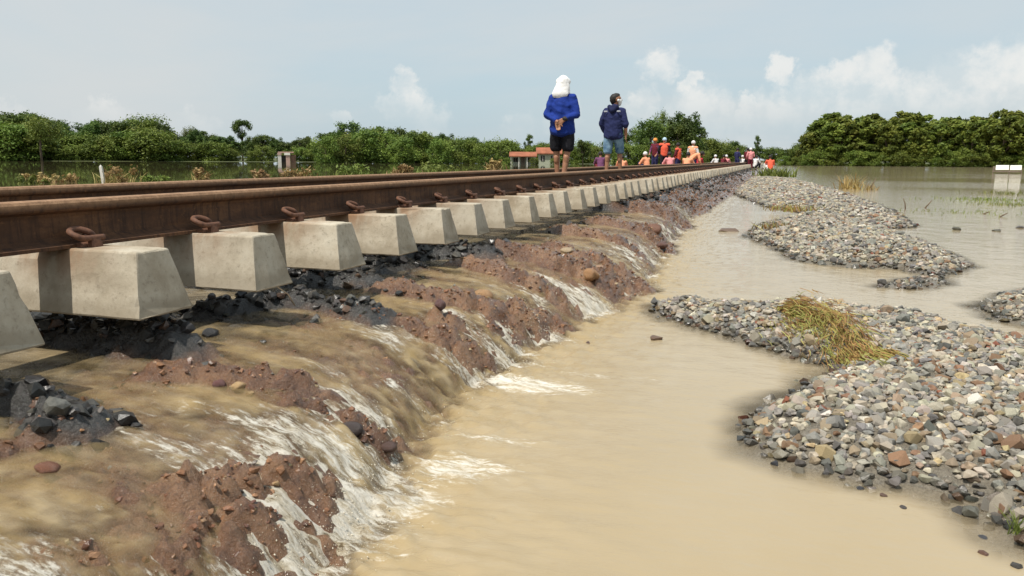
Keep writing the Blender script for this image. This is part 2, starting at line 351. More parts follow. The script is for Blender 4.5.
RW.append((np.array([(-2.35, 12.5), (-2.3, 70)]), .55, .17, 1))
RW.append((np.array([(-1.7, 15), (-1.5, 22), (-1.55, 40), (-1.2, 70)]), .55, .16, 0))
RW.append((np.array([(-3.0, 2.2), (-2.6, 2.6)]), .22, .07, 1)); RW.append((np.array([(-3.2, 4.2), (-2.3, 4.4)]), .25, .09, 1))
def seg_dist(X, Y, P):
    best = np.full(X.shape, 1e9)
    for a_, b_ in zip(P[:-1], P[1:]):
        ab = b_-a_; t = np.clip(((X-a_[0])*ab[0]+(Y-a_[1])*ab[1])/(ab@ab+1e-9), 0, 1)
        best = np.minimum(best, np.hypot(X-a_[0]-t*ab[0], Y-a_[1]-t*ab[1]))
    return best
# gravel banks in the pool (pixel outlines at the water level)
BANKS = [dict(o=[(749, 428), (768, 410), (800, 394), (826, 378), (838, 368), (800, 358), (762, 346), (715, 332), (690, 325), (662, 313), (660, 306), (690, 306), (735, 312), (782, 306), (860, 316), (930, 322), (1000, 344), (1060, 352), (1120, 400), (1100, 560), (1030, 545), (1004, 520), (985, 505), (945, 492), (900, 482), (850, 476), (805, 468), (765, 452)], h=.13, L=.20),
         dict(o=[(750, 237), (775, 247), (803, 262), (850, 267), (900, 269), (935, 276), (969, 267), (940, 252), (905, 237), (860, 224), (800, 217), (765, 224)], h=.21, L=.45),
         dict(o=[(735, 194), (765, 206), (800, 213), (850, 222), (880, 230), (913, 227), (885, 209), (848, 195), (822, 187), (795, 180), (765, 176), (735, 180)], h=.20, L=.8),
         dict(o=[(982, 308), (1010, 322), (1050, 332), (1100, 320), (1080, 288), (1020, 292)], h=.16, L=.25),
         dict(o=[(884, 287), (910, 289), (944, 284), (940, 279), (905, 280)], h=.035, L=.1)]
for b_ in BANKS: b_['P'] = np.array([at(*q, POOL)[:2] for q in b_['o']])
def poly_sd(X, Y, P):                                # signed distance, positive inside
    Q = np.vstack([P, P[:1]]); d = seg_dist(X, Y, Q); ins = np.zeros(X.shape, bool)
    for (x0, y0), (x1, y1) in zip(Q[:-1], Q[1:]):
        cnd = (y0 > Y) != (y1 > Y); ins ^= cnd & (X < (x1-x0)*(Y-y0)/(y1-y0+1e-12)+x0)
    return np.where(ins, d, -d)
def bank_h(X, Y, b_):
    sd = poly_sd(X, Y, b_['P'])+.05*fbm(X*4, Y*4, 3)*min(1, b_['L']*4)
    hi = POOL+b_['h']*(1-np.exp(-np.maximum(sd, 0)/b_['L']))
    return np.where(sd > 0, hi, POOL+sd*.45)+.018*fbm(X*6, Y*6, 3), sd
def ground_h(X, Y, want=False):
    X = np.asarray(X, float); Y = np.asarray(Y, float)
    Xs = shore(Y); z0 = flow0(X, Y)
    dn = .045+.03*np.clip((-XT-X)*0+1, 0, 1)
    base = z0-.034-.036*fbm(X*1.5, Y*6, 4)
    base = np.where(X > Xs-.02, np.minimum(base, POOL-.02-(X-Xs+.02)*.40), base)
    base = np.maximum(base, -1.15)
    rb = np.zeros(X.shape); bl = np.zeros(X.shape)
    wob_ = fbm(X*5.5+3, Y*5.5, 4)
    for P, wd, h, b2 in RW:
        m = (np.abs(X-P[:, 0].mean()) < np.ptp(P[:, 0])+wd*3+1) & (np.abs(Y-P[:, 1].mean()) < np.ptp(P[:, 1])+wd*3+1)
        if not m.any(): continue
        d = seg_dist(X[m], Y[m], P)+wd*.45*wob_[m]
        g = h*np.exp(-(np.maximum(d, 0)/wd)**2.4)
        cur = rb[m]; up_ = g > cur; cur[up_] = g[up_]; rb[m] = cur
        if b2: q = bl[m]; q = np.maximum(q, np.clip(g/h*1.6, 0, 1)); bl[m] = q
    near = np.clip((75-Y)/20, 0, 1)
    lump = (.026*fbm(X*9, Y*9, 4)+.022*np.abs(fbm(X*19, Y*19, 3))+.014*fbm(X*40, Y*40, 3)-.006)*near
    tt = np.clip((X-XT)/(Xs-XT), 0, 1); scarp = np.clip((tt-.42)/.40, 0, 1)*np.clip((Xs+.10-X)/.12, 0, 1)*np.clip((60-Y)/20, 0, 1)
    zone = (X > XT-.6) & (X < Xs+.2) & (Y < 40); kn = np.zeros(X.shape)
    wx, wy = X[zone]+.04*fbm(X[zone]*8, Y[zone]*8, 2), Y[zone]+.04*fbm(X[zone]*8+40, Y[zone]*8, 2)
    kn[zone] = .040*knobs(wx*8.5, wy*8.5)+.022*knobs(wx*19+7, wy*19)-.034
    gate = np.clip(.55+1.5*fbm(X*1.1+21, Y*2.6, 3), 0, 1)                 # the water falls in bundles, lumps stand bare between them
    base = base+scarp*(.020*gate+kn*1.15)+np.clip(rb/.06, 0, 1)*kn*.65
    z = base+rb*(.92-.40*scarp)+lump*np.where((X < Xs+.1), 1, .5)*np.where(X < -4.5, .4, 1)
    # the far shoulder of the embankment falls away under the left flood, with a firm verge further along
    lf_ = np.clip((-4.3-X)/1.6, 0, 1); z = z-lf_*.75
    verge = np.clip((Y-20)/6, 0, 1)*np.clip((-3.6-X)/.5, 0, 1)*np.clip((X+12)/1.5, 0, 1)*np.clip((64-Y)/4, 0, 1)
    z = z*(1-verge)+verge*(-.30+.02*fbm(X, Y, 2))
    gv = np.zeros(X.shape)
    for b_ in BANKS:
        P = b_['P']; m = (X > P[:, 0].min()-1.5) & (X < P[:, 0].max()+1.5) & (Y > P[:, 1].min()-2) & (Y < P[:, 1].max()+2)
        if not m.any(): continue
        hb, sd = bank_h(X[m], Y[m], b_); zz = z[m]; u = hb > zz; zz[u] = hb[u]; z[m] = zz; q = gv[m]; q[u] = 1; gv[m] = q
    bl = np.maximum(bl, np.clip((-1.85-X+.15*wob_)/.2, 0, 1)*np.clip((X+4.6)/.3, 0, 1))
    return (z, bl, gv) if want else z

def axis(parts):
    out = [parts[0][0]]
    for a_, b_, s in parts:
        n = max(1, int(round((b_-a_)/s))); out += list(np.linspace(a_, b_, n+1)[1:])
    return np.array(out)
def ygeo(a_, b_, k, smin):
    out = [a_]
    while out[-1] < b_: out.append(out[-1]+max(smin, k*out[-1]))
    return np.array(out)
def grid(xs, ys):
    X, Y = np.meshgrid(xs, ys); nx, ny = len(xs), len(ys)
    i = np.arange((ny-1)*(nx-1)); r_ = i//(nx-1); c_ = i % (nx-1); a_ = r_*nx+c_
    return X, Y, np.stack([a_, a_+1, a_+nx+1, a_+nx], 1)
ysn = ygeo(.55, 80, .0075, .013)
xs = axis([(-14, -6, .5), (-6, -3.2, .10), (-3.2, -2.3, .035), (-2.3, -.75, .0135), (-.75, .1, .03), (.1, 2.2, .035), (2.2, 4, .15), (4, 8, .5)])
X, Y, Fq = grid(xs, ysn); Z, BL, GV = ground_h(X, Y, True)
edge = np.minimum(np.minimum(X+14, 8-X), 80-Y); Z = np.where(edge < .8, np.minimum(Z, -.95), Z)
me = npmesh('embankment', np.stack([X, Y, Z], -1).reshape(-1, 3), Fq, True); fattr(me, 'ballast', BL); fattr(me, 'gravel', GV)
tag(link('washed_out_embankment', me, M_BED), kind='structure')

# water: one sheet from the left flood through the rivulets to the pool and on to the far banks
xw = np.concatenate([-np.geomspace(900, 14.01, 26), xs, np.geomspace(8.3, 900, 26)])
yw = np.concatenate([[-60, -20, -6, -2, -.5, .2], ysn, np.geomspace(ysn[-1]*1.06, 1500, 30)])
X, Y, Fq = grid(xw, yw); Yc = np.clip(Y, .3, 75)
Zw = water_h(X, Yc)
# beyond the track's washed-out stretch the two floods keep their own levels
Zg = np.full(X.shape, -1.2); m = (X > -14) & (X < 8) & (Y > .5) & (Y < 80); Zg[m] = ground_h(X[m], Y[m])
depth = Zw-Zg; Xs = shore(Yc)
t = np.clip((X-XT)/(Xs-XT), 0, 1); past = np.maximum(X-Xs, 0)
flow = np.where(X < Xs, np.clip((X-XT+.5)/.4, 0, 1), np.exp(-past/.35))*(Y < 60)*(X > -3)
sl_ = .4+.6*2.4*t**1.4
foam = np.where(X < Xs, np.clip(.42+.64*t**1.2, 0, 1.05)*np.clip((X-XT)/.12, 0, 1), 1.0*np.exp(-past/.24))
foam *= np.clip(.66+1.1*fbm(X*3.2+5, Y*5.2, 4), 0, 1.1)
shal = np.exp(-np.maximum(depth, 0)/.02)*np.where((X > XT) & (X < Xs+.15), .35*t, 0)
foam = foam+shal
for px, py, rx, ry, s in [(525, 384, .42, .15, 1.1), (460, 468, .25, .16, 1.0), (405, 500, .16, .2, 1.05), (600, 376, .5, .09, .75), (600, 425, .6, .10, .5), (490, 438, .3, .08, .8), (680, 300, .25, .12, .5), (670, 262, .3, .25, .6), (640, 425, .5, .12, .25), (560, 470, .5, .12, .22)]:
    q = at(px, py, POOL); foam = np.maximum(foam, s*np.exp(-((X-q[0])/rx)**2-((Y-q[1])/ry)**2))
foam *= (Y < 70)*np.clip((60-Y)/20, .2, 1)
calm = np.clip((-4.6-X)/1.0, 0, 1)
still = np.clip((X-1.5)/4, 0, 1)*np.clip((Y-16)/16, 0, 1)*np.clip(.55+1.3*fbm(X*.06+3, Y*.11, 3), 0, 1)
me = npmesh('flood_water', np.stack([X, Y, Zw], -1).reshape(-1, 3), Fq, True)
for nme, v in (('foam', foam), ('depth', depth), ('flow', flow), ('calm', calm), ('still', still)): fattr(me, nme, v)
tag(link('flood_water', me, M_WATER), kind='structure')

# ground sheet out to the horizon: sunk under the flood, rising where the trees stand
def mass_h(X, Y):
    az = np.degrees(np.arctan2(X, Y)); D = np.hypot(X, Y)
    d0 = np.interp(az, [-180, -120, -60, -15, -11, -4, 0, 3, 6, 30, 90, 180], [150, 150, 133, 118, 88, 84, 210, 210, 160, 158, 150, 150])
    return -1.4+1.11*np.clip((D-d0)/4, 0, 1)
gx = np.unique(np.concatenate([-np.geomspace(2500, 8, 60), np.linspace(-8, 8, 5), np.geomspace(8, 2500, 60)]))
rr = np.concatenate([[0, 20, 50], np.arange(70, 240, 3.), np.geomspace(245, 4500, 24)]); aa = np.linspace(-math.pi, math.pi, 241)
Rr, A = np.meshgrid(rr, aa); i = np.arange((len(aa)-1)*(len(rr)-1)); r_ = i//(len(rr)-1); c_ = i % (len(rr)-1); a_ = r_*len(rr)+c_
X = Rr*np.sin(A); Y = Rr*np.cos(A)
me = npmesh('ground', np.stack([X, Y, mass_h(X, Y)], -1).reshape(-1, 3), np.stack([a_, a_+len(rr), a_+len(rr)+1, a_+1], 1), True)
tag(link('ground', me, M_GROUND), kind='structure')

# ------------------------------------------------------------------ track
TC = -2.85; GA = .567
def rail_mesh():
    half = [(.070, 0), (.070, .011), (.028, .024), (.0105, .034), (.0085, .060), (.0085, .100), (.012, .112), (.033, .122), (.036, .128), (.036, .147), (.030, .156), (.018, .159)]
    prof = half+[(-x, z) for x, z in half[::-1]]; ys = np.concatenate([[-2], ygeo(.3, 120, .06, .3)]); n = len(prof); V = []; F = []
    for y in ys: V += [(x+.0012*math.sin(y*.7), y, z) for x, z in prof]
    for k in range(len(ys)-1):
        for j in range(n): F.append((k*n+j, k*n+(j+1) % n, (k+1)*n+(j+1) % n, (k+1)*n+j))
    me = npmesh('rail', V, F); return me
rm = rail_mesh()
tag(link('rail', rm, M_RUST, loc=(TC+GA, 0, 0)), 'rusty steel rail on the side of the waterfall and pool', 'rail')
tag(link('rail', rm, M_RUST, loc=(TC-GA, 0, 0)), 'rusty steel rail on the side of the still flooded field', 'rail')
def sleeper_mesh(seed):
    bm = bmesh.new(); st_ = [(-1.0, .02), (-.88, .0), (-.40, .0), (-.22, .022), (.22, .022), (.40, .0), (.88, .0), (1.0, .02)]
    rings = []
    for x, dz in st_:
        e = abs(x) > .95
        wt, wb = (.072, .122)
        xt = x*(.93 if e else 1); xb = x*(.975 if e else 1)
        zt = 0 if e else -dz
        rings.append([bm.verts.new(q) for q in ((xb, -wb, -.212), (xb, -wb*.995, -.204), (xt, -wt, zt), (xt, wt, zt), (xb, wb*.995, -.204), (xb, wb, -.212))])
    for a_, b_ in zip(rings[:-1], rings[1:]):
        for k in range(6): bm.faces.new((a_[k], a_[(k+1) % 6], b_[(k+1) % 6], b_[k]))
    bm.faces.new(rings[0][::-1]); bm.faces.new(rings[-1])
    bmesh.ops.recalc_face_normals(bm, faces=bm.faces[:])
    ed = [e for e in bm.edges if len(e.link_faces) == 2 and e.calc_face_angle(0) > R(25)]
    bmesh.ops.bevel(bm, geom=ed, offset=.007, segments=2, affect='EDGES', profile=.5)
    bmesh.ops.subdivide_edges(bm, edges=[e for e in bm.edges if e.calc_length() > .03], cuts=5, use_grid_fill=True)
    co = np.array([v.co for v in bm.verts]); o_ = seed*13.7; n_ = fbm(co[:, 0]*14+co[:, 2]*9+o_, co[:, 1]*14-co[:, 2]*11, 4); ch_ = np.clip(fbm(co[:, 0]*22+o_, co[:, 1]*22+co[:, 2]*25, 3)-.22, 0, 1)
    for v, a_, b_ in zip(bm.verts, n_, ch_):
        sharp = max((e.calc_face_angle(0) for e in v.link_edges if len(e.link_faces) == 2), default=0)
        c_ = Vector((v.co.x*.97, 0, -.1)); v.co += (c_-v.co).normalized()*(a_*.0022+(b_*.030 if sharp > .25 else b_*.004))
    return bmesh_done(bm, 'sleeper_body', False)
def clip_mesh():
    bm = bmesh.new()
    P = [(.042, -.055, .030), (.042, .0, .030), (.042, .045, .032), (.036, .066, .042), (.016, .072, .056), (-.004, .058, .066), (-.012, .03, .071), (-.006, .004, .068), (.008, -.018, .056), (.010, -.036, .040), (-.004, -.05, .031), (-.022, -.052, .029), (-.03, -.034, .030)]
    pts = []
    for k in range(len(P)-1):                     # Catmull-Rom
        p0, p1, p2, p3 = [Vector(P[max(0, min(len(P)-1, k+j))]) for j in (-1, 0, 1, 2)]
        for s in (0, .33, .66):
            pts.append(.5*((2*p1)+(p2-p0)*s+(2*p0-5*p1+4*p2-p3)*s*s+(3*p1-p0-3*p2+p3)*s**3))
    pts.append(Vector(P[-1])); pts = [Vector((q.x, -q.y*.85, .03+(q.z-.03)*.72)) for q in pts]; add_tube(bm, pts, .0110, 8); return bmesh_done(bm, 'rail_clip', True)
def shoulder_mesh():
    bm = bmesh.new(); add_box(bm, (.038, .008, .014), (.042, .050, .034), 0, .7); add_box(bm, (.012, 0, .007), (.05, .085, .016), 0, .9)
    bmesh.ops.bevel(bm, geom=bm.edges[:], offset=.004, segments=1, affect='EDGES'); return bmesh_done(bm, 'clip_shoulder')
sms, cm, hm = [sleeper_mesh(k) for k in range(4)], clip_mesh(), shoulder_mesh()
nsl = 0; yv = 2.12-2*.6
while yv < 110:
    root = empty('concrete_sleeper', (TC+random.uniform(-.014, .014), yv+random.uniform(-.016, .016), 0), random.uniform(-.014, .014))
    tag(root, 'pale concrete sleeper with sloping end hanging under the rusty rails', 'sleeper', 'concrete sleepers of the undermined track')
    link('sleeper_body', sms[(nsl*3+nsl//4) % 4], M_CONC, root)
    for side in (1, -1):
        for inn in (1, -1):
            if yv > 45 or (yv > 16 and not (side == 1 and inn == 1)): continue
            xx = side*GA+side*inn*.070
            rz = 0 if side*inn > 0 else math.pi
            link('rail_clip', cm, M_CLIP, root, (xx, 0, 0), (0, 0, rz)); link('clip_shoulder', hm, M_CLIP, root, (xx, 0, 0), (0, 0, rz))
    yv += .6; nsl += 1

# ------------------------------------------------------------------ stones
def hull_stone(seed, flat=.7, n=14):
    r_ = random.Random(seed); bm = bmesh.new()
    for k in range(n):
        v = Vector((r_.gauss(0, 1), r_.gauss(0, 1), r_.gauss(0, 1))).normalized()*r_.uniform(.82, 1.1)
        bm.verts.new((v.x*.5, v.y*.5*r_.uniform(.72, .95), v.z*.5*flat))
    g = bmesh.ops.convex_hull(bm, input=bm.verts[:]); bmesh.ops.delete(bm, geom=[v for v in bm.verts if not v.link_faces], context='VERTS')
    bmesh.ops.triangulate(bm, faces=bm.faces[:]); return bmesh_done(bm, 'stone')
PROTO = [hull_stone(k, random.Random(k).uniform(.5, .85), 18) for k in range(12)]
PV = []
for me in PROTO:
    v = np.zeros(len(me.vertices)*3, np.float32); me.vertices.foreach_get('co', v); f = np.zeros(len(me.polygons)*3, np.int32); me.polygons.foreach_get('vertices', f)
    PV.append((v.reshape(-1, 3), f.reshape(-1, 3)))
def rotm(n):
    q = rng.normal(size=(n, 4)); q /= np.linalg.norm(q, axis=1)[:, None]; w_, x, y, z = q.T
    return np.stack([1-2*(y*y+z*z), 2*(x*y-z*w_), 2*(x*z+y*w_), 2*(x*y+z*w_), 1-2*(x*x+z*z), 2*(y*z-x*w_), 2*(x*z-y*w_), 2*(y*z+x*w_), 1-2*(x*x+y*y)], 1).reshape(-1, 3, 3)
GRAVEL = [((.27, .25, .21), 6), ((.20, .19, .17), 5), ((.34, .30, .23), 5), ((.42, .37, .28), 2.5), ((.28, .215, .145), 2.4), ((.21, .125, .075), 1.2), ((.20, .075, .045), .35), ((.52, .48, .41), .7), ((.115, .11, .10), 2), ((.36, .28, .16), .6)]
DARK = [((.055, .052, .048), 5), ((.030, .029, .028), 5), ((.10, .092, .082), 1.6), ((.10, .062, .042), 1)]
EARTH = [((.18, .09, .048), 6), ((.125, .062, .036), 4), ((.27, .145, .08), 3), ((.33, .21, .12), .8), ((.11, .055, .038), 2), ((.22, .19, .16), .8), ((.38, .29, .17), .4)]
def pick(pal, n):
    c_ = np.array([a_ for a_, _ in pal]); w_ = np.array([b_ for _, b_ in pal], float); i_ = rng.choice(len(pal), n, p=w_/w_.sum())
    return np.clip(c_[i_]*rng.uniform(.8, 1.2, (n, 1))*(1+rng.normal(0, .025, (n, 3))), .01, .9)
def merged_stones(name, P, S, C, wet):
    Vs, Fs, Cs, Ws = [], [], [], []; off = 0; var = rng.integers(0, len(PV), len(P)); RM = rotm(len(P))
    # mostly lying on a broad side
    an = rng.uniform(0, 2*math.pi, len(P)); tilt = rng.normal(0, .45, (len(P), 2))
    for k, (v, f) in enumerate(PV):
        idx = np.where(var == k)[0]
        if not len(idx): continue
        ca, sa = np.cos(an[idx]), np.sin(an[idx]); Z_ = np.zeros_like(ca); O = np.ones_like(ca)
        Rz = np.stack([ca, -sa, Z_, sa, ca, Z_, Z_, Z_, O], 1).reshape(-1, 3, 3)
        tx, ty = tilt[idx].T; Rx = np.stack([O, Z_, Z_, Z_, np.cos(tx), -np.sin(tx), Z_, np.sin(tx), np.cos(tx)], 1).reshape(-1, 3, 3)
        W = np.einsum('nij,njk,vk->nvi', Rx, Rz, v)*S[idx][:, None, None]+P[idx][:, None, :]
        nv = len(v); Vs.append(W.reshape(-1, 3)); Fs.append((f[None]+np.arange(len(idx))[:, None, None]*nv+off).reshape(-1, 3)); off += nv*len(idx)
        Cs.append(np.repeat(C[idx], nv, 0)); Ws.append(np.repeat(wet[idx], nv))
    me = npmesh(name, np.concatenate(Vs), np.concatenate(Fs)); cattr(me, 'col', np.concatenate(Cs)); fattr(me, 'wet', np.concatenate(Ws)); return me
def scatter_poly(b_, size, cover, wetc, zmin=-.13, ymax=1e9):
    P = b_['P']; lo, hi = P.min(0)-.1, P.max(0)+.1; n = int((hi[0]-lo[0])*(hi[1]-lo[1])/size**2*cover)
    x = rng.uniform(lo[0], hi[0], n); y = rng.uniform(lo[1], hi[1], n)
    d = ray(0, 300); vis = np.ones(n, bool)
    h, sd = bank_h(x, y, b_); k = (sd > zmin) & vis; k &= rng.random(n) < np.where(sd > 0, 1, .45*np.exp(sd/.06))
    k &= (x*rt[0]+y*rt[1])/(x*fw[0]+y*fw[1]+1e-6) < .78          # past the side of the view nothing shows
    x, y, h = x[k], y[k], h[k]; s = size*np.exp(rng.normal(0, .30, len(x))); z = h+s*rng.uniform(-.05, .30, len(x))+np.where(h < POOL-.005, s*.3, 0)
    c_ = pick(GRAVEL, len(x)); wet = np.clip((POOL+.035+.02*fbm(x*9, y*9, 2)-z)/.02, 0, 1); c_ = c_*(1-.62*wet[:, None])
    return np.stack([x, y, z], 1), s, c_, wet
def bank(label, b_, size, cover, singles=0):
    P, s, c_, wet = scatter_poly(b_, size, cover, 0); ctr = b_['P'].mean(0)
    root = empty('gravel_bank', (ctr[0], ctr[1], POOL)); tag(root, label, 'gravel bank', 'banks of washed-out ballast')
    o3 = np.array([ctr[0], ctr[1], POOL])
    if singles:
        D = np.linalg.norm(P-CAM, axis=1); v = P-CAM; dz = v@fw; px = 512+FPX*(v@rt)/dz; py = 288-FPX*(v@up)/dz
        sc = s/D*(px < 1030)*(py < 582)*(px > 0)*(P[:, 2] > POOL-.004); idx = np.argsort(-sc)[:singles]; rest = np.ones(len(P), bool); rest[idx] = False
        for i_ in idx:
            o = link('stone', PROTO[i_ % len(PROTO)], None, root); o.location = P[i_]-o3; o.scale = (s[i_],)*3
            o.rotation_euler = (random.gauss(0, .4), random.gauss(0, .4), random.uniform(0, 6.28)); o.color = (*c_[i_], 1-wet[i_])
        P, s, c_, wet = P[rest], s[rest], c_[rest], wet[rest]
    st_ = link('loose_stones', merged_stones('loose_stones', P-o3, s, c_, wet), M_STONE, root); tag(st_, kind='stuff'); return root
for me in PROTO: me.materials.append(M_STONE1)
bank('large bank of grey gravel with a draped clump of dead grass', BANKS[0], .036, 3.0, 300)
bank('pointed gravel bank with steep edge beside the open water', BANKS[1], .046, 1.9)
bank('long low gravel bank with grass tufts joined to the embankment', BANKS[2], .062, 1.7)
bank('small gravel bank opposite the bank with the dead grass', BANKS[3], .036, 2.0)
bank('patch of dark wet stones barely above the muddy water', BANKS[4], .040, 1.3)
# loose ballast and clods on the ridges of the embankment
def ridge_points(P, wd, n):
    seg = np.diff(P, axis=0); ln = np.hypot(*seg.T); i_ = rng.choice(len(seg), n, p=ln/ln.sum()); t_ = rng.random(n)
    q = P[i_]+seg[i_]*t_[:, None]; return q+rng.normal(0, wd*.75, (n, 2))
for ball, nm, pal, size, dens in ((1, 'dark_wet_ballast', DARK, .040, .8), (0, 'earth_clods', EARTH, .0150, .30)):
    PP = []
    for P, wd, h, b2 in RW:
        if b2 != ball: continue
        ln = np.hypot(*np.diff(P, axis=0).T).sum()+2*wd; sz = size*(1 if P[:, 1].mean() < 12 else 1.8)
        PP.append(ridge_points(P, wd, int((1.6 if ball else 1)*min(6000, ln*wd*2.2/sz**2*dens))))
    Q = np.concatenate(PP)
    if ball:
        x = rng.uniform(-3.9, -1.75, 1500); y = rng.uniform(1, 12, 1500); Q = np.concatenate([Q, np.stack([x, y], 1)])
    else:
        y = 1+15*rng.random(2600)**1.7; x = rng.uniform(XT+.1, shore(y)+.06); Q = np.concatenate([Q, np.stack([x, y], 1)])
    z = ground_h(Q[:, 0], Q[:, 1]); wz = flow0(Q[:, 0], Q[:, 1]); k = z > wz-.030
    Q, z, wz = Q[k], z[k], wz[k]; s = size*np.exp(np.clip(rng.normal(0, .42, len(Q)), -1, .75))*np.where(Q[:, 1] > 12, 1.7, 1)*np.where(z < wz, .8, 1)
    P3 = np.stack([Q[:, 0], Q[:, 1], z+s*(.10 if ball else -.16)], 1); wet = np.clip(rng.normal(.75, .25, len(Q)), 0, 1)*np.where(Q[:, 1] > 12, .25, 1)
    tag(link(nm, merged_stones(nm, P3, s, pick(pal, len(Q)), wet), M_STONE), 'dark wet ballast stones left lying under the sleeper ends' if ball else 'red-brown clods and pebbles strewn over the eroded slope', 'ballast' if ball else 'soil', kind='stuff')

# single rocks one can pick out on the slope and in the pool
M_ROCKS = {}
def rock(px, py, wpx, label, colr, flat=.7, sink=.25, z=None, seed=0):
    p_ = np.array(at(px, py, z)) if z is not None else onflow(px, py)
    gz = float(ground_h(np.array([p_[0]]), np.array([p_[1]]))[0]) if z is None else z
    p_[2] = max(gz, p_[2]) if z is None else z
    D = (p_-CAM)@fw; s = wpx*D/FPX
    bm = bmesh.new(); bmesh.ops.create_icosphere(bm, subdivisions=3, radius=.5); r_ = random.Random(seed+int(px)); o1, o2 = r_.uniform(0, 50), r_.uniform(0, 50)
    for v in bm.verts:
        n_ = fbm(np.array([v.co.x*2.4+o1+v.co.z]), np.array([v.co.y*2.4+o2-v.co.z]), 3)[0]; v.co *= 1+.30*n_; v.co.z *= flat; v.co.y *= .85
    if z is not None: bm.free(); bm = bmesh.new(); bm.from_mesh(hull_stone(seed+int(px)*3+int(py), flat*1.3, 22))
    me = bmesh_done(bm, 'rock', z is None)
    if colr not in M_ROCKS: M_ROCKS[colr] = simple('wet_rock', colr, .42, .4, 30, .5)
    me.materials.append(M_ROCKS[colr])
    o = link('rock', me, None, None, (p_[0], p_[1], p_[2]+s*flat*(.12 if z is None else .10)), (0, 0, r_.uniform(0, 6))); o.scale = (s, s, s)
    tag(o, label, 'rock', 'rocks on the washed-out slope'); return o
BR, DK, YE, RD = (.16, .075, .045), (.06, .045, .042), (.42, .28, .14), (.22, .07, .04)
rock(653, 234, 20, 'rounded brown boulder perched where the water spills over', BR, .6)
rock(662, 251, 13, 'dark brown boulder just under the perched rounded boulder', (.11, .055, .04), .6)
rock(352, 432, 24, 'dark smooth rock with water pouring over it', DK, .8)
rock(388, 457, 20, 'dark wet rock at the foot of the small waterfall', (.08, .045, .035), .5)
rock(238, 388, 16, 'small yellowish pebble lying on red-brown soil', YE, .5)
rock(219, 386, 12, 'purplish dark stone beside the yellowish pebble', (.13, .06, .055), .8)
rock(47, 470, 26, 'low reddish stone awash in thin muddy water', (.17, .075, .045), .45)
rock(482, 299, 22, 'ochre angular rock among brown clods', (.33, .19, .09), .7, seed=3)
rock(440, 318, 14, 'dark purple-brown lump beside the ochre rock', (.10, .05, .045), .8)
rock(567, 252, 17, 'flat pale stone on the slope', (.36, .27, .17), .35)
rock(600, 269, 14, 'pale pinkish stone on a brown clay ridge', (.32, .20, .13), .5)
rock(590, 281, 20, 'orange-brown clod near the toe of the slope', (.30, .16, .07), .7)
rock(210, 335, 16, 'black stone standing in the flow under the sleepers', (.04, .04, .042), .7)
rock(655, 339, 17, 'flat brown stone alone in the muddy pool', (.14, .085, .055), .35, z=POOL)
rock(588, 343, 5, 'tiny dark stone beside the clay point', (.10, .06, .05), .5, z=POOL)
rock(728, 231, 22, 'low brown earth hump in the pool between slope and gravel', (.15, .10, .07), .22, z=POOL)
rock(961, 512, 19, 'dark flat stone just clear of the water off the gravel bank', (.07, .065, .06), .4, z=POOL)
rock(983, 538, 10, 'small dark stone off the gravel bank beside a brown one', (.06, .06, .065), .5, z=POOL)
rock(983, 554, 12, 'small brown stone in the water off the gravel bank', (.13, .07, .05), .4, z=POOL)
rock(1017, 567, 14, 'dark wet stone under the edge of the gravel bank', (.06, .055, .05), .5, z=POOL)
rock(903, 508, 9, 'half sunk dark stone off the long edge of gravel', (.07, .06, .055), .4, z=POOL)
rock(883, 496, 10, 'half sunk reddish stone off the long edge of gravel', (.12, .07, .05), .4, z=POOL)
rock(860, 489, 9, 'half sunk black stone off the long edge of gravel', (.05, .05, .055), .4, z=POOL)
rock(775, 465, 10, 'black stone alone at the tip of the gravel bank', (.045, .045, .05), .6, z=POOL)
rock(863, 379, 20, 'brick-red stone on grey gravel below the dead grass', (.30, .085, .04), .65, z=-.60)
rock(1000, 363, 15, 'rounded yellow stone on the gravel bank', (.45, .30, .13), .8, z=-.54)
rock(988, 365, 9, 'small white stone beside the rounded yellow one', (.62, .60, .56), .8, z=-.55)
rock(956, 230, 12, 'dark clod poking out of the shallow flood', (.09, .085, .06), .4, z=POOL)
rock(996, 231, 9, 'small dark clod in open shallow flood', (.09, .085, .06), .4, z=POOL)
rock(1020, 228, 9, 'grey clod in the shallow flood', (.11, .10, .09), .4, z=POOL)

# ------------------------------------------------------------------ vegetation
def leafmat(name, cols, tl=.25):
    m, nd, lk, p = mat(name, cols[0], .6, .3)
    at_ = natt(nd, 'tone').outputs['Fac']; oi = nd.new('ShaderNodeObjectInfo')
    r = ramp(nd, lk, at_, [(k/(len(cols)-1), c_) for k, c_ in enumerate(cols)])
    hs = nd.new('ShaderNodeHueSaturation'); lk.new(r.outputs[0], hs.inputs['Color']); lk.new(nmr(nd, lk, oi.outputs['Random'], 0, 1, .485, .52, False), hs.inputs['Hue']); lk.new(nmr(nd, lk, oi.outputs['Random'], 0, 1, .8, 1.25, False), hs.inputs['Value'])
    lk.new(hs.outputs[0], p.inputs['Base Color'])
    t_ = nd.new('ShaderNodeBsdfTranslucent'); lk.new(hs.outputs[0], t_.inputs[0]); x = nd.new('ShaderNodeMixShader'); x.inputs[0].default_value = tl
    lk.new(p.outputs[0], x.inputs[1]); lk.new(t_.outputs[0], x.inputs[2]); lk.new(x.outputs[0], nd['Material Output'].inputs[0]); return m
M_LEAF = leafmat('tree_leaves', [(.028, .052, .011), (.066, .105, .020), (.11, .155, .032), (.165, .20, .045)])
M_LEAF2 = leafmat('bush_leaves', [(.050, .082, .013), (.11, .155, .024), (.175, .22, .038), (.24, .27, .055)])
M_TEAK = leafmat('teak_leaves', [(.060, .080, .015), (.13, .165, .028), (.22, .25, .045), (.33, .34, .07)], .38)
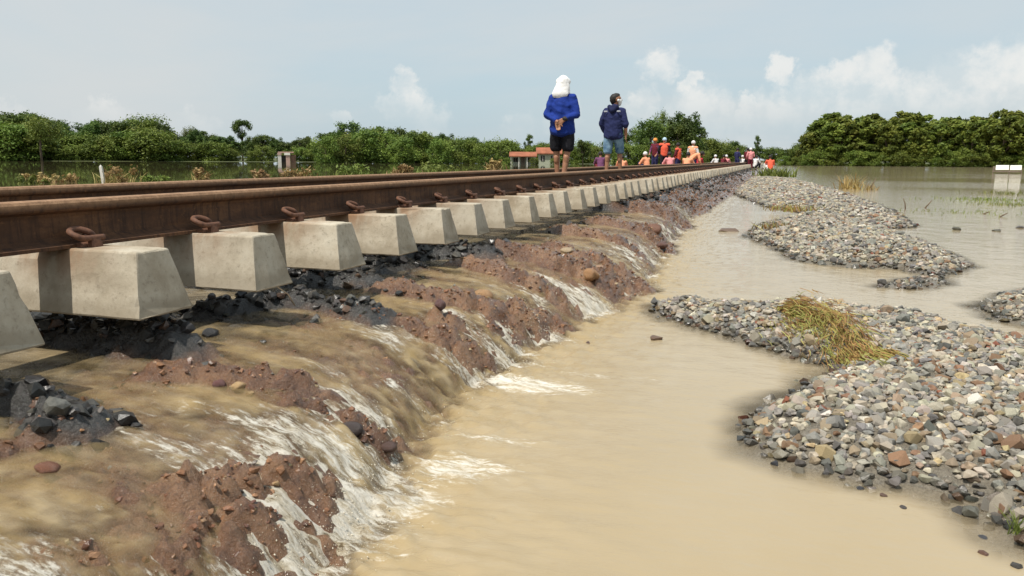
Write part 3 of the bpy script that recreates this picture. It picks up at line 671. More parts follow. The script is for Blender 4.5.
M_BARK = simple('bark', (.12, .09, .065), .95, .4, 6, .5)
def leaf_cloud(C, Rd, n, size, droop=.2, tone0=.5):
    """leaf sized quads filling lobes: C centres (k,3), Rd radii (k,3)"""
    k = rng.integers(0, len(C), n); d = rng.normal(size=(n, 3)); d /= np.linalg.norm(d, axis=1)[:, None]
    r_ = rng.random(n)**.5*np.where(rng.random(n) < .18, 1.35, 1); P = C[k]+d*Rd[k]*r_[:, None]
    nrm = d*.6+rng.normal(size=(n, 3))*.6+np.array([0, 0, .5]); nrm /= np.linalg.norm(nrm, axis=1)[:, None]
    a_ = np.cross(nrm, rng.normal(size=(n, 3))); a_ /= np.linalg.norm(a_, axis=1)[:, None]; b_ = np.cross(nrm, a_)
    s = size*rng.uniform(.6, 1.4, n)[:, None]; a_ = a_*s; b_ = b_*s*.55
    V = np.stack([P-a_, P-b_*.9+a_*.1, P+a_, P+b_*.9+a_*.1], 1).reshape(-1, 3); F = np.arange(4*n).reshape(-1, 4)
    tone = np.clip(rng.normal(tone0, .16, len(C))[k]+rng.normal(0, .12, n), 0, 1); return V, F, np.repeat(tone, 4)
def tree_parts(kind, seed):
    """unit-height tree: trunk mesh and crown mesh"""
    r_ = random.Random(seed); g = np.random.default_rng(seed); bm = bmesh.new()
    if kind == 'round': h0, cw, ch, nl, n, sz = .26, .34, .40, 40, 4600, .026
    elif kind == 'tall': h0, cw, ch, nl, n, sz = .48, .24, .30, 15, 3000, .022
    elif kind == 'umbrella': h0, cw, ch, nl, n, sz = .55, .44, .18, 15, 3000, .022
    elif kind == 'teak': h0, cw, ch, nl, n, sz = .02, .26, .50, 80, 4600, .034
    else: h0, cw, ch, nl, n, sz = .0, .62, .55, 48, 4600, .034        # bush
    zc_ = h0+ch if kind != 'bush' else .42
    C = []; Rd = []
    for k in range(nl):
        a_ = r_.uniform(0, 6.283); q = math.sqrt(r_.random()); zz = r_.uniform(-1, 1)
        rad = cw*q*math.sqrt(max(.08, 1-zz*zz*.8))
        c_ = (rad*math.cos(a_), rad*math.sin(a_), zc_+zz*ch*.82); C.append(c_)
        w_ = r_.uniform(.30, .52)*cw*min(1, (22/nl)**.42); Rd.append((w_, w_, w_*r_.uniform(.65, 1.0)))
    C = np.array(C); Rd = np.array(Rd); C[:, 2] = np.clip(C[:, 2], .02 if kind in ('bush', 'teak') else h0*.8, 1-Rd[:, 2].min()*.8)
    lean = r_.uniform(-.05, .05); tr_ = .022 if kind != 'bush' else .014
    add_tube(bm, [(0, 0, -.06), (lean*.3, .01, h0*.5), (lean, 0, max(h0, .2)), (lean*1.2, .01, zc_), (lean, 0, zc_+ch*.5)], [tr_*1.3, tr_, tr_*.8, tr_*.5, tr_*.15], 6)
    for k in range(9):
        c_ = C[k]; s0 = Vector((lean, 0, max(h0*.85, .12)+.05*k*ch)); add_tube(bm, [s0, s0.lerp(Vector(c_), .5)+Vector((0, 0, -.02)), c_], [tr_*.5, tr_*.35, tr_*.12], 5)
    V, F, T = leaf_cloud(C, Rd, n, sz, tone0=.45)
    me = npmesh('crown', V, F); fattr(me, 'tone', T); return bmesh_done(bm, 'trunk', True), me
TREES = {k: [tree_parts(k, 100*j+7*q) for q in range(3)] for j, k in enumerate(('round', 'tall', 'umbrella', 'teak', 'bush'))}
LM = {'round': M_LEAF, 'tall': M_LEAF, 'umbrella': M_LEAF2, 'teak': M_TEAK, 'bush': M_LEAF2}
def tree(kind, px, D, top, label, group=None, wide=1.0, name='tree', z0=-.3, v=None, cat='tree'):
    x, y = dirat(px, D); hz = 159+(px-512)*.0052; Hh = max(1.0, (hz-top)/FPX*D*1.03+CAM[2]-z0)
    o = empty(name, (x, y, z0), random.uniform(0, 6.28)); o.scale = (Hh*wide, Hh*wide, Hh); tag(o, label, cat, group)
    t_, c_ = TREES[kind][v if v is not None else random.randrange(3)]
    link('trunk', t_, M_BARK, o); link('crown', c_, LM[kind], o); return o
tops = lambda px, xs_, ys_: float(np.interp(px, xs_, ys_))
LX = [-40, 0, 25, 50, 75, 100, 120, 145, 165, 185, 205, 225, 262, 300, 330, 350, 380, 410, 440, 470, 500, 545, 600]
LY = [122, 123, 123, 127, 133, 129, 128, 124, 132, 138, 136, 140, 140, 141, 138, 131, 132, 134, 136, 140, 141, 145, 142]
GL = 'trees along the far side of the left flood'
for k in range(44):
    px = -38+k*8.6+random.uniform(-3, 3); D = random.uniform(140, 150)
    tree(random.choice(['round', 'round', 'round', 'round', 'tall']), px, D, tops(px, LX, LY)+random.uniform(-3, 5), 'dark green broadleaf tree in the belt behind the left flood', GL, random.uniform(1.0, 1.5))
for k in range(42):
    px = -42+k*9.0+random.uniform(-4, 4); D = random.uniform(135, 139); tree('bush', px, D, tops(px, LX, LY)+random.uniform(5, 16), 'low bushy tree at the water edge under the left tree belt', 'bushes at the edge of the left flood', random.uniform(1.1, 1.6), cat='bush', name='bush')
for k in range(44):
    px = -40+k*15+random.uniform(-5, 5); tree('round', px, random.uniform(165, 185), tops(px, LX, LY)+random.uniform(1, 6), 'dark tree in the rear row of the left belt', 'rear row of trees', 1.7)
tree('tall', 243, 150, 125, 'single tall tree with small round crown rising clear of the belt', wide=.85, v=1)
tree('umbrella', 190, 150, 129, 'thin tall tree with small flat crown poking above the belt', wide=.5)
tree('umbrella', 148, 143, 119, 'tall dark tree with broad layered crown above the belt', wide=1.0, v=0)
tree('umbrella', 42, 128, 122, 'lone pale green spreading tree standing in front of the belt', wide=.95, z0=-.5, v=2)
for k in range(33):
    px = 328+k*8.2+random.uniform(-3, 3); D = random.uniform(108, 124); tree('bush', px, D, tops(px, LX, LY)+random.uniform(-2, 7), 'light green bushy thicket tree standing behind the left flood', 'light green thicket behind the flood', random.uniform(.85, 1.2), cat='bush', name='bush')
for px, top, w_ in ((347, 126, 1.1), (375, 130, 1.2), (395, 131, 1.1), (420, 134, 1.2), (448, 136, 1.1), (472, 139, 1.0)):
    tree('round', px, 128, top, 'rounded green tree rising out of the light green thicket', 'taller trees in the thicket', w_)
for px in (507, 534, 555): tree('bush', px, 94, 160+random.uniform(-2, 1.5), 'small bush in front of the red-roofed houses', 'bushes before the houses', 1.0, cat='bush', name='bush', z0=-.5)
tree('tall', 528, 150, 137, 'small dark tree rising behind the red roofs', wide=.7)
for px, top, D, kd in ((612, 142, 100, 'round'), (628, 132, 95, 'round'), (640, 126, 93, 'umbrella'), (650, 124, 90, 'round'), (664, 121, 92, 'umbrella'), (676, 122, 90, 'round'), (688, 118, 92, 'round'), (694, 124, 95, 'round'), (583, 142, 105, 'round')):
    tree(kd, px, D, top, 'tall green tree of the clump behind the orange-vested workers', 'trees behind the workers', 1.0 if kd != 'umbrella' else .7)
tree('umbrella', 661, 94, 113, 'thin branching tree sticking out above the clump behind the workers', wide=.35, v=1)
for k in range(9):
    px = 620+k*10; tree('bush', px, 88, 148+random.uniform(-4, 4), 'bush under the clump of trees behind the workers', 'bushes behind the workers', 1.0, cat='bush', name='bush')
FX = [695, 710, 730, 745, 760, 775, 790, 802]; FY = [138, 141, 143, 148, 147, 149, 148, 143]
for k in range(22):
    px = 694+k*5.3+random.uniform(-2, 2); tree(random.choice(['round', 'bush']), px, random.uniform(215, 260), tops(px, FX, FY)+random.uniform(-1, 5), 'distant tree closing the view at the end of the track', 'distant trees at the end of the line', 1.2)
tree('tall', 756, 215, 139, 'dark narrow tree standing alone above the distant woods', wide=.5, v=2)
GX = [785, 795, 803, 812, 822, 840, 870, 900, 925, 950, 980, 1005, 1040, 1080]; GY = [150, 147, 136, 126, 117, 118, 119, 118, 123, 119, 121, 119, 122, 120]
for row in range(2):
    for k in range(27):
        px = (800 if row == 0 else 806)+k*10.6+random.uniform(-2, 2); D = (163, 172)[row]+random.uniform(-2, 2)
        tree('teak', px, D, tops(px, GX, GY)+random.uniform(-2, 6)+(5 if row == 0 else 0), 'big-leaved dense tree of the plantation wall beyond the right flood', 'plantation trees beyond the right flood', random.uniform(1.0, 1.35))
for k in range(24):
    px = 786+k*11.5+random.uniform(-3, 3); tree('bush', px, 160.5, 155+random.uniform(-4, 3), 'low bush along the foot of the plantation', 'bushes at the foot of the plantation', 1.3, z0=-.75, cat='bush', name='bush')

# grasses and plants
M_GRASS = leafmat('green_grass', [(.09, .12, .02), (.16, .20, .04), (.26, .27, .07)], .3)
M_DRY = leafmat('dry_grass', [(.20, .12, .05), (.34, .22, .09), (.42, .33, .14)], .2)
M_MIXG = leafmat('matted_grass', [(.22, .11, .045), (.40, .22, .085), (.33, .28, .085), (.26, .28, .065), (.42, .39, .13)], .2)
def blades(P, Dv, Ln, wd, tone, bend):
    """curved blades: base P, direction, length, width"""
    n = len(P); side = np.cross(Dv, rng.normal(size=(n, 3))); side /= np.linalg.norm(side, axis=1)[:, None]+1e-9; V = []
    for j, t_ in enumerate((0, .4, .75, 1.0)):
        c_ = P+Dv*(Ln*t_)[:, None]+bend*(Ln*t_*t_)[:, None]; w_ = wd*(1, .8, .5, .06)[j]
        V += [c_-side*w_, c_+side*w_]
    V = np.stack(V, 1).reshape(-1, 3); b0 = np.arange(n)[:, None]*8
    F = np.concatenate([b0+np.array([[0, 1, 3, 2]]), b0+np.array([[2, 3, 5, 4]]), b0+np.array([[4, 5, 7, 6]])]); return V, F, np.repeat(tone, 8)
def tuft(name, px, py, Z, hpx, n, spread, m_, label, cat, group=None, wd=.006, lean=.35, leafy=False):
    p_ = at(px, py, Z); D = (p_-CAM)@fw; H = hpx*D/FPX; sp = spread*D/FPX
    B = np.zeros((n, 3)); B[:, :2] = rng.normal(0, sp*.4, (n, 2)); B[:, 2] = -.05
    Dv = rng.normal(0, lean, (n, 3)); Dv[:, 2] = 1; Dv /= np.linalg.norm(Dv, axis=1)[:, None]
    bend = rng.normal(0, .25, (n, 3)); bend[:, 2] = -.18
    V, F, T = blades(B, Dv, H*rng.uniform(.4, 1.12, n)+.05, wd*D/10+.001, np.clip(rng.normal(.5, .25, n), 0, 1), bend)
    root = empty(name, tuple(p_)); tag(root, label, cat, group)
    me = npmesh('blades', V, F); fattr(me, 'tone', T); tag(link('blades', me, m_, root), kind='stuff')
    if leafy:
        C = np.column_stack([rng.normal(0, sp*.4, 9), rng.normal(0, sp*.4, 9), rng.uniform(.15, .8, 9)*H]); q = np.full((9, 3), max(.06, sp*.22))
        V, F, T = leaf_cloud(C, q, 220, .05*D/20); me = npmesh('leaves', V, F); fattr(me, 'tone', T); tag(link('leaves', me, m_, root), kind='stuff')
    return root
GP = 'half drowned plants in the left flood'
tuft('flooded_plant', 30, 184, LEFT, 9, 40, 16, M_GRASS, 'low green half drowned weed close to a dry yellow one', 'plant', GP, leafy=True)
tuft('flooded_plant', 41, 183, LEFT, 11, 50, 12, M_DRY, 'dry yellow weed next to the low green one', 'plant', GP, leafy=True)
tuft('flooded_plant', 62, 182, LEFT, 7, 40, 18, M_DRY, 'flat brownish drowned weed beyond the far rail', 'plant', GP, leafy=True)
tuft('flooded_plant', 116, 184, LEFT, 19, 90, 22, M_DRY, 'tall straw-coloured bush beside the white post', 'plant', GP, leafy=True)
tuft('flooded_plant', 153, 183, LEFT, 8, 50, 14, M_GRASS, 'small yellow-green weed between two straw-coloured bushes', 'plant', GP, leafy=True)
tuft('flooded_plant', 200, 183, LEFT, 17, 60, 10, M_DRY, 'thin pointed straw-coloured plant in the flood', 'plant', GP, leafy=True)
tuft('flooded_plant', 261, 179, LEFT, 10, 40, 8, M_DRY, 'small brown clump before the white gatehouse', 'plant', GP, leafy=True)
tuft('flooded_plant', 297, 177, LEFT, 8, 70, 18, M_DRY, 'rusty brown clump in the reflection of the gatehouse', 'plant', GP, leafy=True)
tuft('flooded_plant', 357, 175, LEFT, 9, 60, 22, M_GRASS, 'pale green clump before the light green thicket', 'plant', GP, leafy=True)
tuft('flooded_plant', 403, 174, LEFT, 9, 50, 14, M_DRY, 'dry clump before the light green thicket', 'plant', GP, leafy=True)
tuft('flooded_plant', 494, 170, LEFT, 11, 60, 10, M_DRY, 'brown dry clump before the red-roofed house', 'plant', GP, leafy=True)
tuft('flooded_plant', 440, 172, LEFT, 7, 50, 30, M_GRASS, 'wide low green weed just past the far rail', 'plant', GP, leafy=True)
tuft('grass_tuft', 869, 322, -.57, 16, 60, 12, M_GRASS, 'small upright green grass tuft growing from gravel', 'grass', wd=.004)
tuft('grass_tuft', 776, 226, -.52, 8, 90, 18, M_MIXG, 'green grass tuft at the blunt end of the pointed gravel bank', 'grass', wd=.006)
tuft('grass_tuft', 792, 208, -.54, 6, 150, 36, M_MIXG, 'yellowish green grass on the shore of the long gravel bank', 'grass', wd=.006)
tuft('grass_tuft', 775, 176, -.45, 12, 220, 22, M_GRASS, 'dense green grass hummock beside the orange-clad person', 'grass', wd=.008)
tuft('grass_tuft', 1020, 517, -.60, 14, 26, 10, M_GRASS, 'few pale grass blades at the edge of the near gravel', 'grass', wd=.003)
tuft('dry_reeds', 848, 189, POOL, 20, 90, 14, M_DRY, 'dry straw-coloured reeds standing in the right flood', 'reeds', wd=.006)
tuft('dry_reeds', 868, 190, POOL, 12, 30, 12, M_DRY, 'sparse short reeds next to the taller dry reeds', 'reeds', wd=.006)
for px, py, sp, n in ((985, 200, 60, 260), (1015, 205, 50, 220), (955, 212, 60, 120), (1010, 194, 40, 160)):
    tuft('drowned_grass', px, py, POOL, 5, n, sp, M_GRASS, 'yellow-green grass tips showing in the right flood', 'grass', 'drowned grass in the right flood', wd=.005)
# clump of matted dead grass on the near gravel bank, tail combed downstream
pth = np.array([at(783, 322, -.57), at(800, 322, -.57), at(826, 330, -.57), at(846, 346, -.57), at(868, 358, -.57), at(890, 364, -.57)])
cr = np.array([.6, 1.0, .95, .6, .42, .25]); nb = 3800
t_ = rng.random(nb)**1.25*(len(pth)-1.01); i_ = t_.astype(int); f_ = (t_-i_)[:, None]
C = pth[i_]*(1-f_)+pth[i_+1]*f_; rad = (cr[i_]*(1-f_[:, 0])+cr[i_+1]*f_[:, 0])
gz = ground_h(C[:, 0], C[:, 1]); tang = (pth[i_+1]-pth[i_]); tang /= np.linalg.norm(tang, axis=1)[:, None]; sd_ = np.cross(tang, [0, 0, 1.])
off = rng.normal(0, .10, nb)*rad; hgt = np.abs(rng.normal(0, .055, nb))*rad**1.5*np.exp(-(off/.12)**2)
B = C+sd_*off[:, None]; B[:, 2] = ground_h(B[:, 0], B[:, 1])+.02+hgt
Dv = tang+rng.normal(0, .42, (nb, 3))*rad[:, None]; Dv[:, 2] = Dv[:, 2]*.4+.03; Dv /= np.linalg.norm(Dv, axis=1)[:, None]; bend = rng.normal(0, .25, (nb, 3)); bend[:, 2] = -.35
tone = np.clip(.24+.5*(off/.10)*np.sign(rng.normal(.3, 1, nb))+rng.normal(0, .22, nb)+.12*(t_/5), 0, 1)
V, F, T = blades(B, Dv, rng.uniform(.04, .14, nb), .0022, tone, bend); root = empty('dead_grass_clump', tuple(pth[1]))
me = npmesh('grass_strands', V-pth[1], F); fattr(me, 'tone', T); tag(link('grass_strands', me, M_MIXG, root), kind='stuff'); tag(root, 'matted brown and green clump of uprooted grass combed over the gravel', 'grass')
# sticks
M_STICK = simple('stick', (.14, .10, .06), .9, .3, 20, .3)
def stick(label, pts, rad, name='twig', m_=None):
    o3 = Vector(pts[0]); bm = bmesh.new(); add_tube(bm, [Vector(q)-o3 for q in pts], [rad*(1-.6*k/(len(pts)-1)) for k in range(len(pts))], 6)
    tag(link(name, bmesh_done(bm, name, True), m_ or M_STICK, None, o3), label, 'twig', 'twigs sticking out of the water')
def upstick(px0, py0, px1, py1, Z, label, rpx=.8):
    b_ = at(px0, py0, Z); D = (b_-CAM)@fw; tp = b_+(rt*(px1-px0)-up*(py1-py0))*D/FPX; b2 = b_-(tp-b_)*.2
    stick(label, [b2, (b2+tp)/2+np.array([.02, 0, .02])*D*.05, tp], rpx*D/FPX)
upstick(905, 209, 903, 198, POOL, 'short upright twig in the right flood'); upstick(925, 208, 932, 200, POOL, 'leaning twig beside the short upright one')
upstick(1000, 217, 1008, 213, POOL, 'low slanting twig in open flood'); upstick(984, 214, 990, 212, POOL, 'nearly flat twig in open flood')
upstick(870, 188, 876, 178, POOL, 'thin leaning stalk beside the dry reeds')
for a_, b_, lb in (((176, 354), (158, 318), 'thin dark twig caught in ballast under the sleepers'), ((183, 352), (170, 326), 'shorter twig beside the caught dark twig'), ((300, 308), (276, 286), 'pale bent straw hanging below a sleeper end')):
    q = onflow(*a_); D = (q-CAM)@fw; stick(lb, [q-np.array([0, 0, .03]), q+(rt*(b_[0]-a_[0])*.5-up*(b_[1]-a_[1])*.62)*D/FPX, q+(rt*(b_[0]-a_[0])-up*(b_[1]-a_[1]))*D/FPX], .004)

# ------------------------------------------------------------------ buildings and other things in the distance
M_TILE = simple('red_roof_tile', (.30, .105, .055), .85, .3, 1.5, .3); M_WHITE = simple('whitewash', (.66, .63, .57), .9, .15, 3, .1); M_PINK = simple('faded_pink_plaster', (.50, .34, .28), .9, .2, 3, .1)
M_GREENW = simple('pale_green_wall', (.40, .42, .32), .9, .15, 2, .1); M_DARK = simple('dark_opening', (.03, .028, .025), .8, .3, 3, 0); M_WOOD = simple('grey_wood', (.20, .16, .12), .9, .3, 4, .2); M_TARP = simple('white_tarpaulin', (.82, .79, .70), .6, .06, 2, .1)
def gable(name, cx, cy, cz, lx, ly, h, over, mat_, parent):
    bm = bmesh.new(); a_, b_ = lx/2+over, ly/2+over; t_ = .12
    prof = [(-b_, 0), (0, h), (b_, 0), (b_, -t_), (0, h-t_), (-b_, -t_)]
    r0 = [bm.verts.new((cx-a_, cy+y, cz+z)) for y, z in prof]; r1 = [bm.verts.new((cx+a_, cy+y, cz+z)) for y, z in prof]
    for k in range(6): bm.faces.new((r0[k], r0[(k+1) % 6], r1[(k+1) % 6], r1[k]))
    bm.faces.new((r0[0], r0[1], r0[4], r0[5])); bm.faces.new((r0[1], r0[2], r0[3], r0[4])); bm.faces.new((r1[0], r1[1], r1[4], r1[5])); bm.faces.new((r1[1], r1[2], r1[3], r1[4]))
    return link(name, bmesh_done(bm, name), mat_, parent)
def facing(px, D, z): x, y = dirat(px, D); return (x, y, z), math.atan2(-x, y)     # local x across the view, y away
hl, hz_ = facing(523, 98, -.5); hs_ = empty('red_roofed_house', hl, hz_); hs_.scale = (.9, .9, .82); tag(hs_, 'low flooded house with red tile roof and open white porch', 'house')
mesh_box('wall', (0, 1.4, .75), (3.4, 2.0, 1.5), M_GREENW, hs_); gable('roof', 0, .8, 1.42, 3.4, 3.2, .62, .15, M_TILE, hs_)
for x in (-1.6, -.55, .55, 1.6): mesh_box('porch_post', (x, -.65, .70), (.12, .12, 1.4), M_WHITE, hs_)
for x in (-1.0, .9): w_ = mesh_box('window', (x, .385, .85), (.6, .05, .6), M_DARK, hs_); mesh_box('window_frame', (x, .35, .85), (.06, .04, .64), M_WOOD, w_)
mesh_box('door', (0, .38, .65), (.55, .06, 1.2), M_WOOD, hs_)
hl, hz_ = facing(549, 106, -.5); hs_ = empty('tall_roofed_house', hl, hz_); tag(hs_, 'pale green flooded house with taller red tile roof behind the man in shorts', 'house')
mesh_box('wall', (0, 0, .8), (2.8, 2.6, 1.6), M_GREENW, hs_); gable('roof', 0, 0, 1.56, 2.8, 2.6, .75, .3, M_TILE, hs_)
for x in (-.8, .5): w_ = mesh_box('window', (x, -1.315, .9), (.5, .05, .7), M_DARK, hs_); mesh_box('window_frame', (x, -1.35, .9), (.05, .04, .7), M_WHITE, w_)
hl, hz_ = facing(285, 128, -.45); g_ = empty('gatehouse', hl, hz_); g_.scale = (.82,)*3; tag(g_, 'small ruined white and pink gatehouse standing in the left flood', 'gatehouse')
mesh_box('wall', (-.95, 0, .55), (.62, .8, 1.7), M_WHITE, g_); mesh_box('wall_cap', (-.95, 0, 1.62), (.74, .92, .44), M_PINK, g_); mesh_box('wall', (.55, 0, .55), (.75, .8, 1.7), M_PINK, g_)
mesh_box('lintel_panel', (.42, -.12, 1.62), (1.05, .8, .42), M_TARP, g_); mesh_box('doorway', (-.23, .15, .5), (.82, .4, 1.6), M_DARK, g_); gable('roof', .2, .2, 1.86, 2.6, 1.0, .18, .1, simple('brown_roof', (.20, .12, .09), .9, .3, 3, .2), g_)
mesh_box('side_wall', (1.5, .3, .7), (.9, .6, 1.5), simple('brown_brick_wall', (.22, .13, .09), .9, .3, 3, .2), g_)
hl, hz_ = facing(1008, 76, POOL); s_ = empty('tarp_shelter', hl, hz_); tag(s_, 'low white two-panelled shelter standing in the right flood', 'shelter')
def slab(name, x0, x1, mat_):
    bm = bmesh.new(); q = [(-.55, .30), (-.42, .62), (.42, .66), (.55, .30), (.50, .27), (.38, .60), (-.38, .56), (-.50, .27)]
    r0 = [bm.verts.new((x0, y, z)) for y, z in q]; r1 = [bm.verts.new((x1, y, z+.01)) for y, z in q]
    for k in range(8): bm.faces.new((r0[k], r0[(k+1) % 8], r1[(k+1) % 8], r1[k]))
    bm.faces.new(r0); bm.faces.new(r1); return link(name, bmesh_done(bm, name), mat_, s_)
slab('tarp_panel', -.78, .12, M_TARP); slab('tarp_panel', .20, .98, M_TARP); mesh_box('end_panel', (-.90, 0, .36), (.14, .8, .42), M_WOOD, s_)
for x in (-.95, .16, 1.0):
    for y in (-.45, .45): mesh_box('post', (x, y, .05), (.07, .07, .6), M_WOOD, s_)
mesh_box('floor_beam', (0, -.48, .17), (2.0, .09, .10), M_WOOD, s_); mesh_box('floor_beam', (0, .48, .17), (2.0, .09, .10), M_WOOD, s_)
# posts
q = at(104, 184, LEFT); D = (q-CAM)@fw
po = empty('white_post', tuple(q)); tag(po, 'leaning white post beside the straw-coloured bush in the flood', 'post')
bm = bmesh.new(); add_box(bm, (0, 0, .10), (.075, .075, .62), .3, .8); me = bmesh_done(bm, 'post_shaft'); o = link('post_shaft', me, M_WHITE, po); o.rotation_euler = (0, -.14, 0)
bm = bmesh.new(); add_box(bm, (0, 0, .425), (.06, .06, .05), .3, .1); o = link('pointed_top', bmesh_done(bm, 'pointed_top'), M_WHITE, po); o.rotation_euler = (0, -.14, 0)
q = at(764, 174, POOL+.2); po = empty('white_post', tuple(q)); tag(po, 'short white marker post beside the orange-clad person', 'post')
bm = bmesh.new(); add_box(bm, (0, 0, .22), (.14, .10, .6), 0, .75); link('post_shaft', bmesh_done(bm, 'post_shaft'), M_WHITE, po); bm = bmesh.new(); add_box(bm, (0, 0, .55), (.11, .08, .06), 0, .4); link('pointed_top', bmesh_done(bm, 'pointed_top'), M_WHITE, po)

# ------------------------------------------------------------------ people
def fabric(name, c_, var=.25, rough=.85): return simple(name, c_, rough, var, 14, .25, .2)
M_SKIN = simple('skin', (.33, .16, .09), .55, .15, 10, .1); M_HAIR = simple('black_hair', (.02, .017, .015), .6, .3, 60, .5)
_ICO = {}
def ico(n):
    if n not in _ICO:
        b_ = bmesh.new(); bmesh.ops.create_icosphere(b_, subdivisions=n, radius=1); _ICO[n] = [v.co.copy() for v in b_.verts]; b_.free()
    return _ICO[n]
def cap(bm, a_, b_, ra, rb, sa=(1, 1, 1), sb=None):
    """tapered capsule as the hull of two (stretched) balls"""
    sb = sb or sa; vs_ = [bm.verts.new(Vector(a_)+Vector((v.x*sa[0], v.y*sa[1], v.z*sa[2]))*ra) for v in ico(2)]+[bm.verts.new(Vector(b_)+Vector((v.x*sb[0], v.y*sb[1], v.z*sb[2]))*rb) for v in ico(2)]
    g = bmesh.ops.convex_hull(bm, input=vs_); bad = [e for e in set(g['geom_interior']) if isinstance(e, bmesh.types.BMVert) and e.is_valid]
    bmesh.ops.delete(bm, geom=bad, context='VERTS')
def chain(bm, pts, rs, s=(1, 1, 1)):
    for k in range(len(pts)-1): cap(bm, pts[k], pts[k+1], rs[k], rs[k+1], s)
def fused(bm, name, vox, smooth=4, wrinkle=0, seed=0):
    bmesh.ops.recalc_face_normals(bm, faces=bm.faces[:]); me = bpy.data.meshes.new(name); bm.to_mesh(me); bm.free(); o = bpy.data.objects.new(name, me); COL.objects.link(o)
    m_ = o.modifiers.new('r', 'REMESH'); m_.mode = 'VOXEL'; m_.voxel_size = vox
    if smooth: m2 = o.modifiers.new('s', 'SMOOTH'); m2.iterations = smooth; m2.factor = .5
    dg = bpy.context.evaluated_depsgraph_get(); out = bpy.data.meshes.new_from_object(o.evaluated_get(dg)); out.name = name
    bpy.data.objects.remove(o); bpy.data.meshes.remove(me); n = len(out.vertices)
    if wrinkle:
        v = np.zeros(n*3, np.float32); nr = np.zeros(n*3, np.float32); out.vertices.foreach_get('co', v); out.vertices.foreach_get('normal', nr); v = v.reshape(-1, 3); nr = nr.reshape(-1, 3)
        h = fbm(v[:, 0]*9+v[:, 2]*5+seed, v[:, 2]*16-v[:, 1]*9, 3); v += nr*(h*wrinkle)[:, None]; out.vertices.foreach_set('co', v.ravel())
    out.polygons.foreach_set('use_smooth', np.ones(len(out.polygons), bool)); out.update(); return out
def hand(bm, wr, dr, side, sz=1.0, curl=.5):
    """palm, four unequal bent fingers and a thumb from the side of the palm; wr wrist, dr finger direction, side thumb direction"""
    wr, dr, side = Vector(wr), Vector(dr).normalized(), Vector(side).normalized(); nm = dr.cross(side).normalized()
    pc = wr+dr*.085*sz
    for k, s in enumerate((-.030, -.010, .010, .030)): cap(bm, wr+side*s*.6, pc+side*s, .017*sz, .013*sz)
    for k, (s, ln) in enumerate(zip((.030, .010, -.010, -.030), (.066, .076, .070, .054))):
        b0 = pc+side*s; b1 = b0+(dr+nm*curl*.5)*ln*.5*sz; b2 = b1+(dr*.6+nm*curl*1.2)*ln*.5*sz; chain(bm, [b0, b1, b2], [.0095*sz, .0088*sz, .0075*sz])
    t0 = wr+dr*.025*sz+side*.03; chain(bm, [t0, t0+(side*.7+dr*.6)*.04*sz, t0+(side*.6+dr*1.2)*.058*sz], [.013*sz, .0105*sz, .009*sz])
def head(bm, c_, look, sz=1.0):
    """skull, jaw, nose, brow, lips, ears; look = facing direction"""
    c_ = Vector(c_); f = Vector(look).normalized(); s = f.cross(Vector((0, 0, 1))).normalized(); u = s.cross(f)
    P = lambda a_, b_, d_: c_+(s*a_+f*b_+u*d_)*sz
    cap(bm, P(0, -.022, .022), P(0, .018, .020), .083*sz, .080*sz); cap(bm, P(0, .03, -.02), P(0, .045, -.075), .066*sz, .040*sz)
    cap(bm, P(0, .094, .012), P(0, .112, -.022), .010*sz, .016*sz)
    cap(bm, P(-.03, .086, .026), P(.03, .086, .026), .012*sz, .012*sz); cap(bm, P(-.018, .082, -.058), P(.018, .082, -.058), .010*sz, .010*sz)
    for k in (-1, 1): cap(bm, P(k*.082, -.004, .018), P(k*.080, -.006, -.022), .015*sz, .010*sz)
def eyes(parent, c_, look, sz=1.0):
    c_ = Vector(c_); f = Vector(look).normalized(); s = f.cross(Vector((0, 0, 1))).normalized(); u = s.cross(f)
    for k in (-1, 1):
        bm = bmesh.new(); bmesh.ops.create_icosphere(bm, subdivisions=2, radius=.012*sz); q = c_+(s*k*.032+f*.079+u*.006)*sz
        for v in bm.verts: v.co += q
        link('eye', bmesh_done(bm, 'eye', True), simple('eye', (.05, .035, .03), .2, .1, 5, 0) if 'eye' not in bpy.data.materials else bpy.data.materials['eye'], parent)

def put(px, Xw, z=0, rz=0, label='', group=None, zoff=0):
    d = ray(px, 160); t_ = Xw/d[0]; o = empty('person', (Xw, d[1]*t_, z), rz); tag(o, label, 'person', group); return o, d[1]*t_
# -- the man with hands behind his back, white cloth over his head
r1, y1 = put(562, -3.10, .0, R(4), 'person with white head cloth, blue long-sleeved top and black shorts, hands clasped behind'); r1.scale = (.965,)*3
lh, rh = (-.085, 0, .80), (.085, 0, .80); lk_, rk = (-.10, .05, .45), (.085, -.01, .45); la, ra = (-.085, .06, .085), (.045, -.07, .085)
sl1, sr1 = (-.155, 0, 1.235), (.155, 0, 1.235); el, er = (-.235, -.07, .985), (.235, -.07, .985); wl, wr_ = (-.055, -.185, .88), (.075, -.185, .915); hc = (.005, .03, 1.455); lookd = (-.12, 1, -.03)
bm = bmesh.new()
chain(bm, [(0, 0, .84), (0, .0, 1.0), (0, 0, 1.18), (0, 0, 1.26)], [.125, .115, .130, .10], (1.15, .85, 1)); cap(bm, sl1, sr1, .06, .06); chain(bm, [(0, 0, 1.26), (0, .01, 1.37)], [.058, .052]); head(bm, hc, lookd)
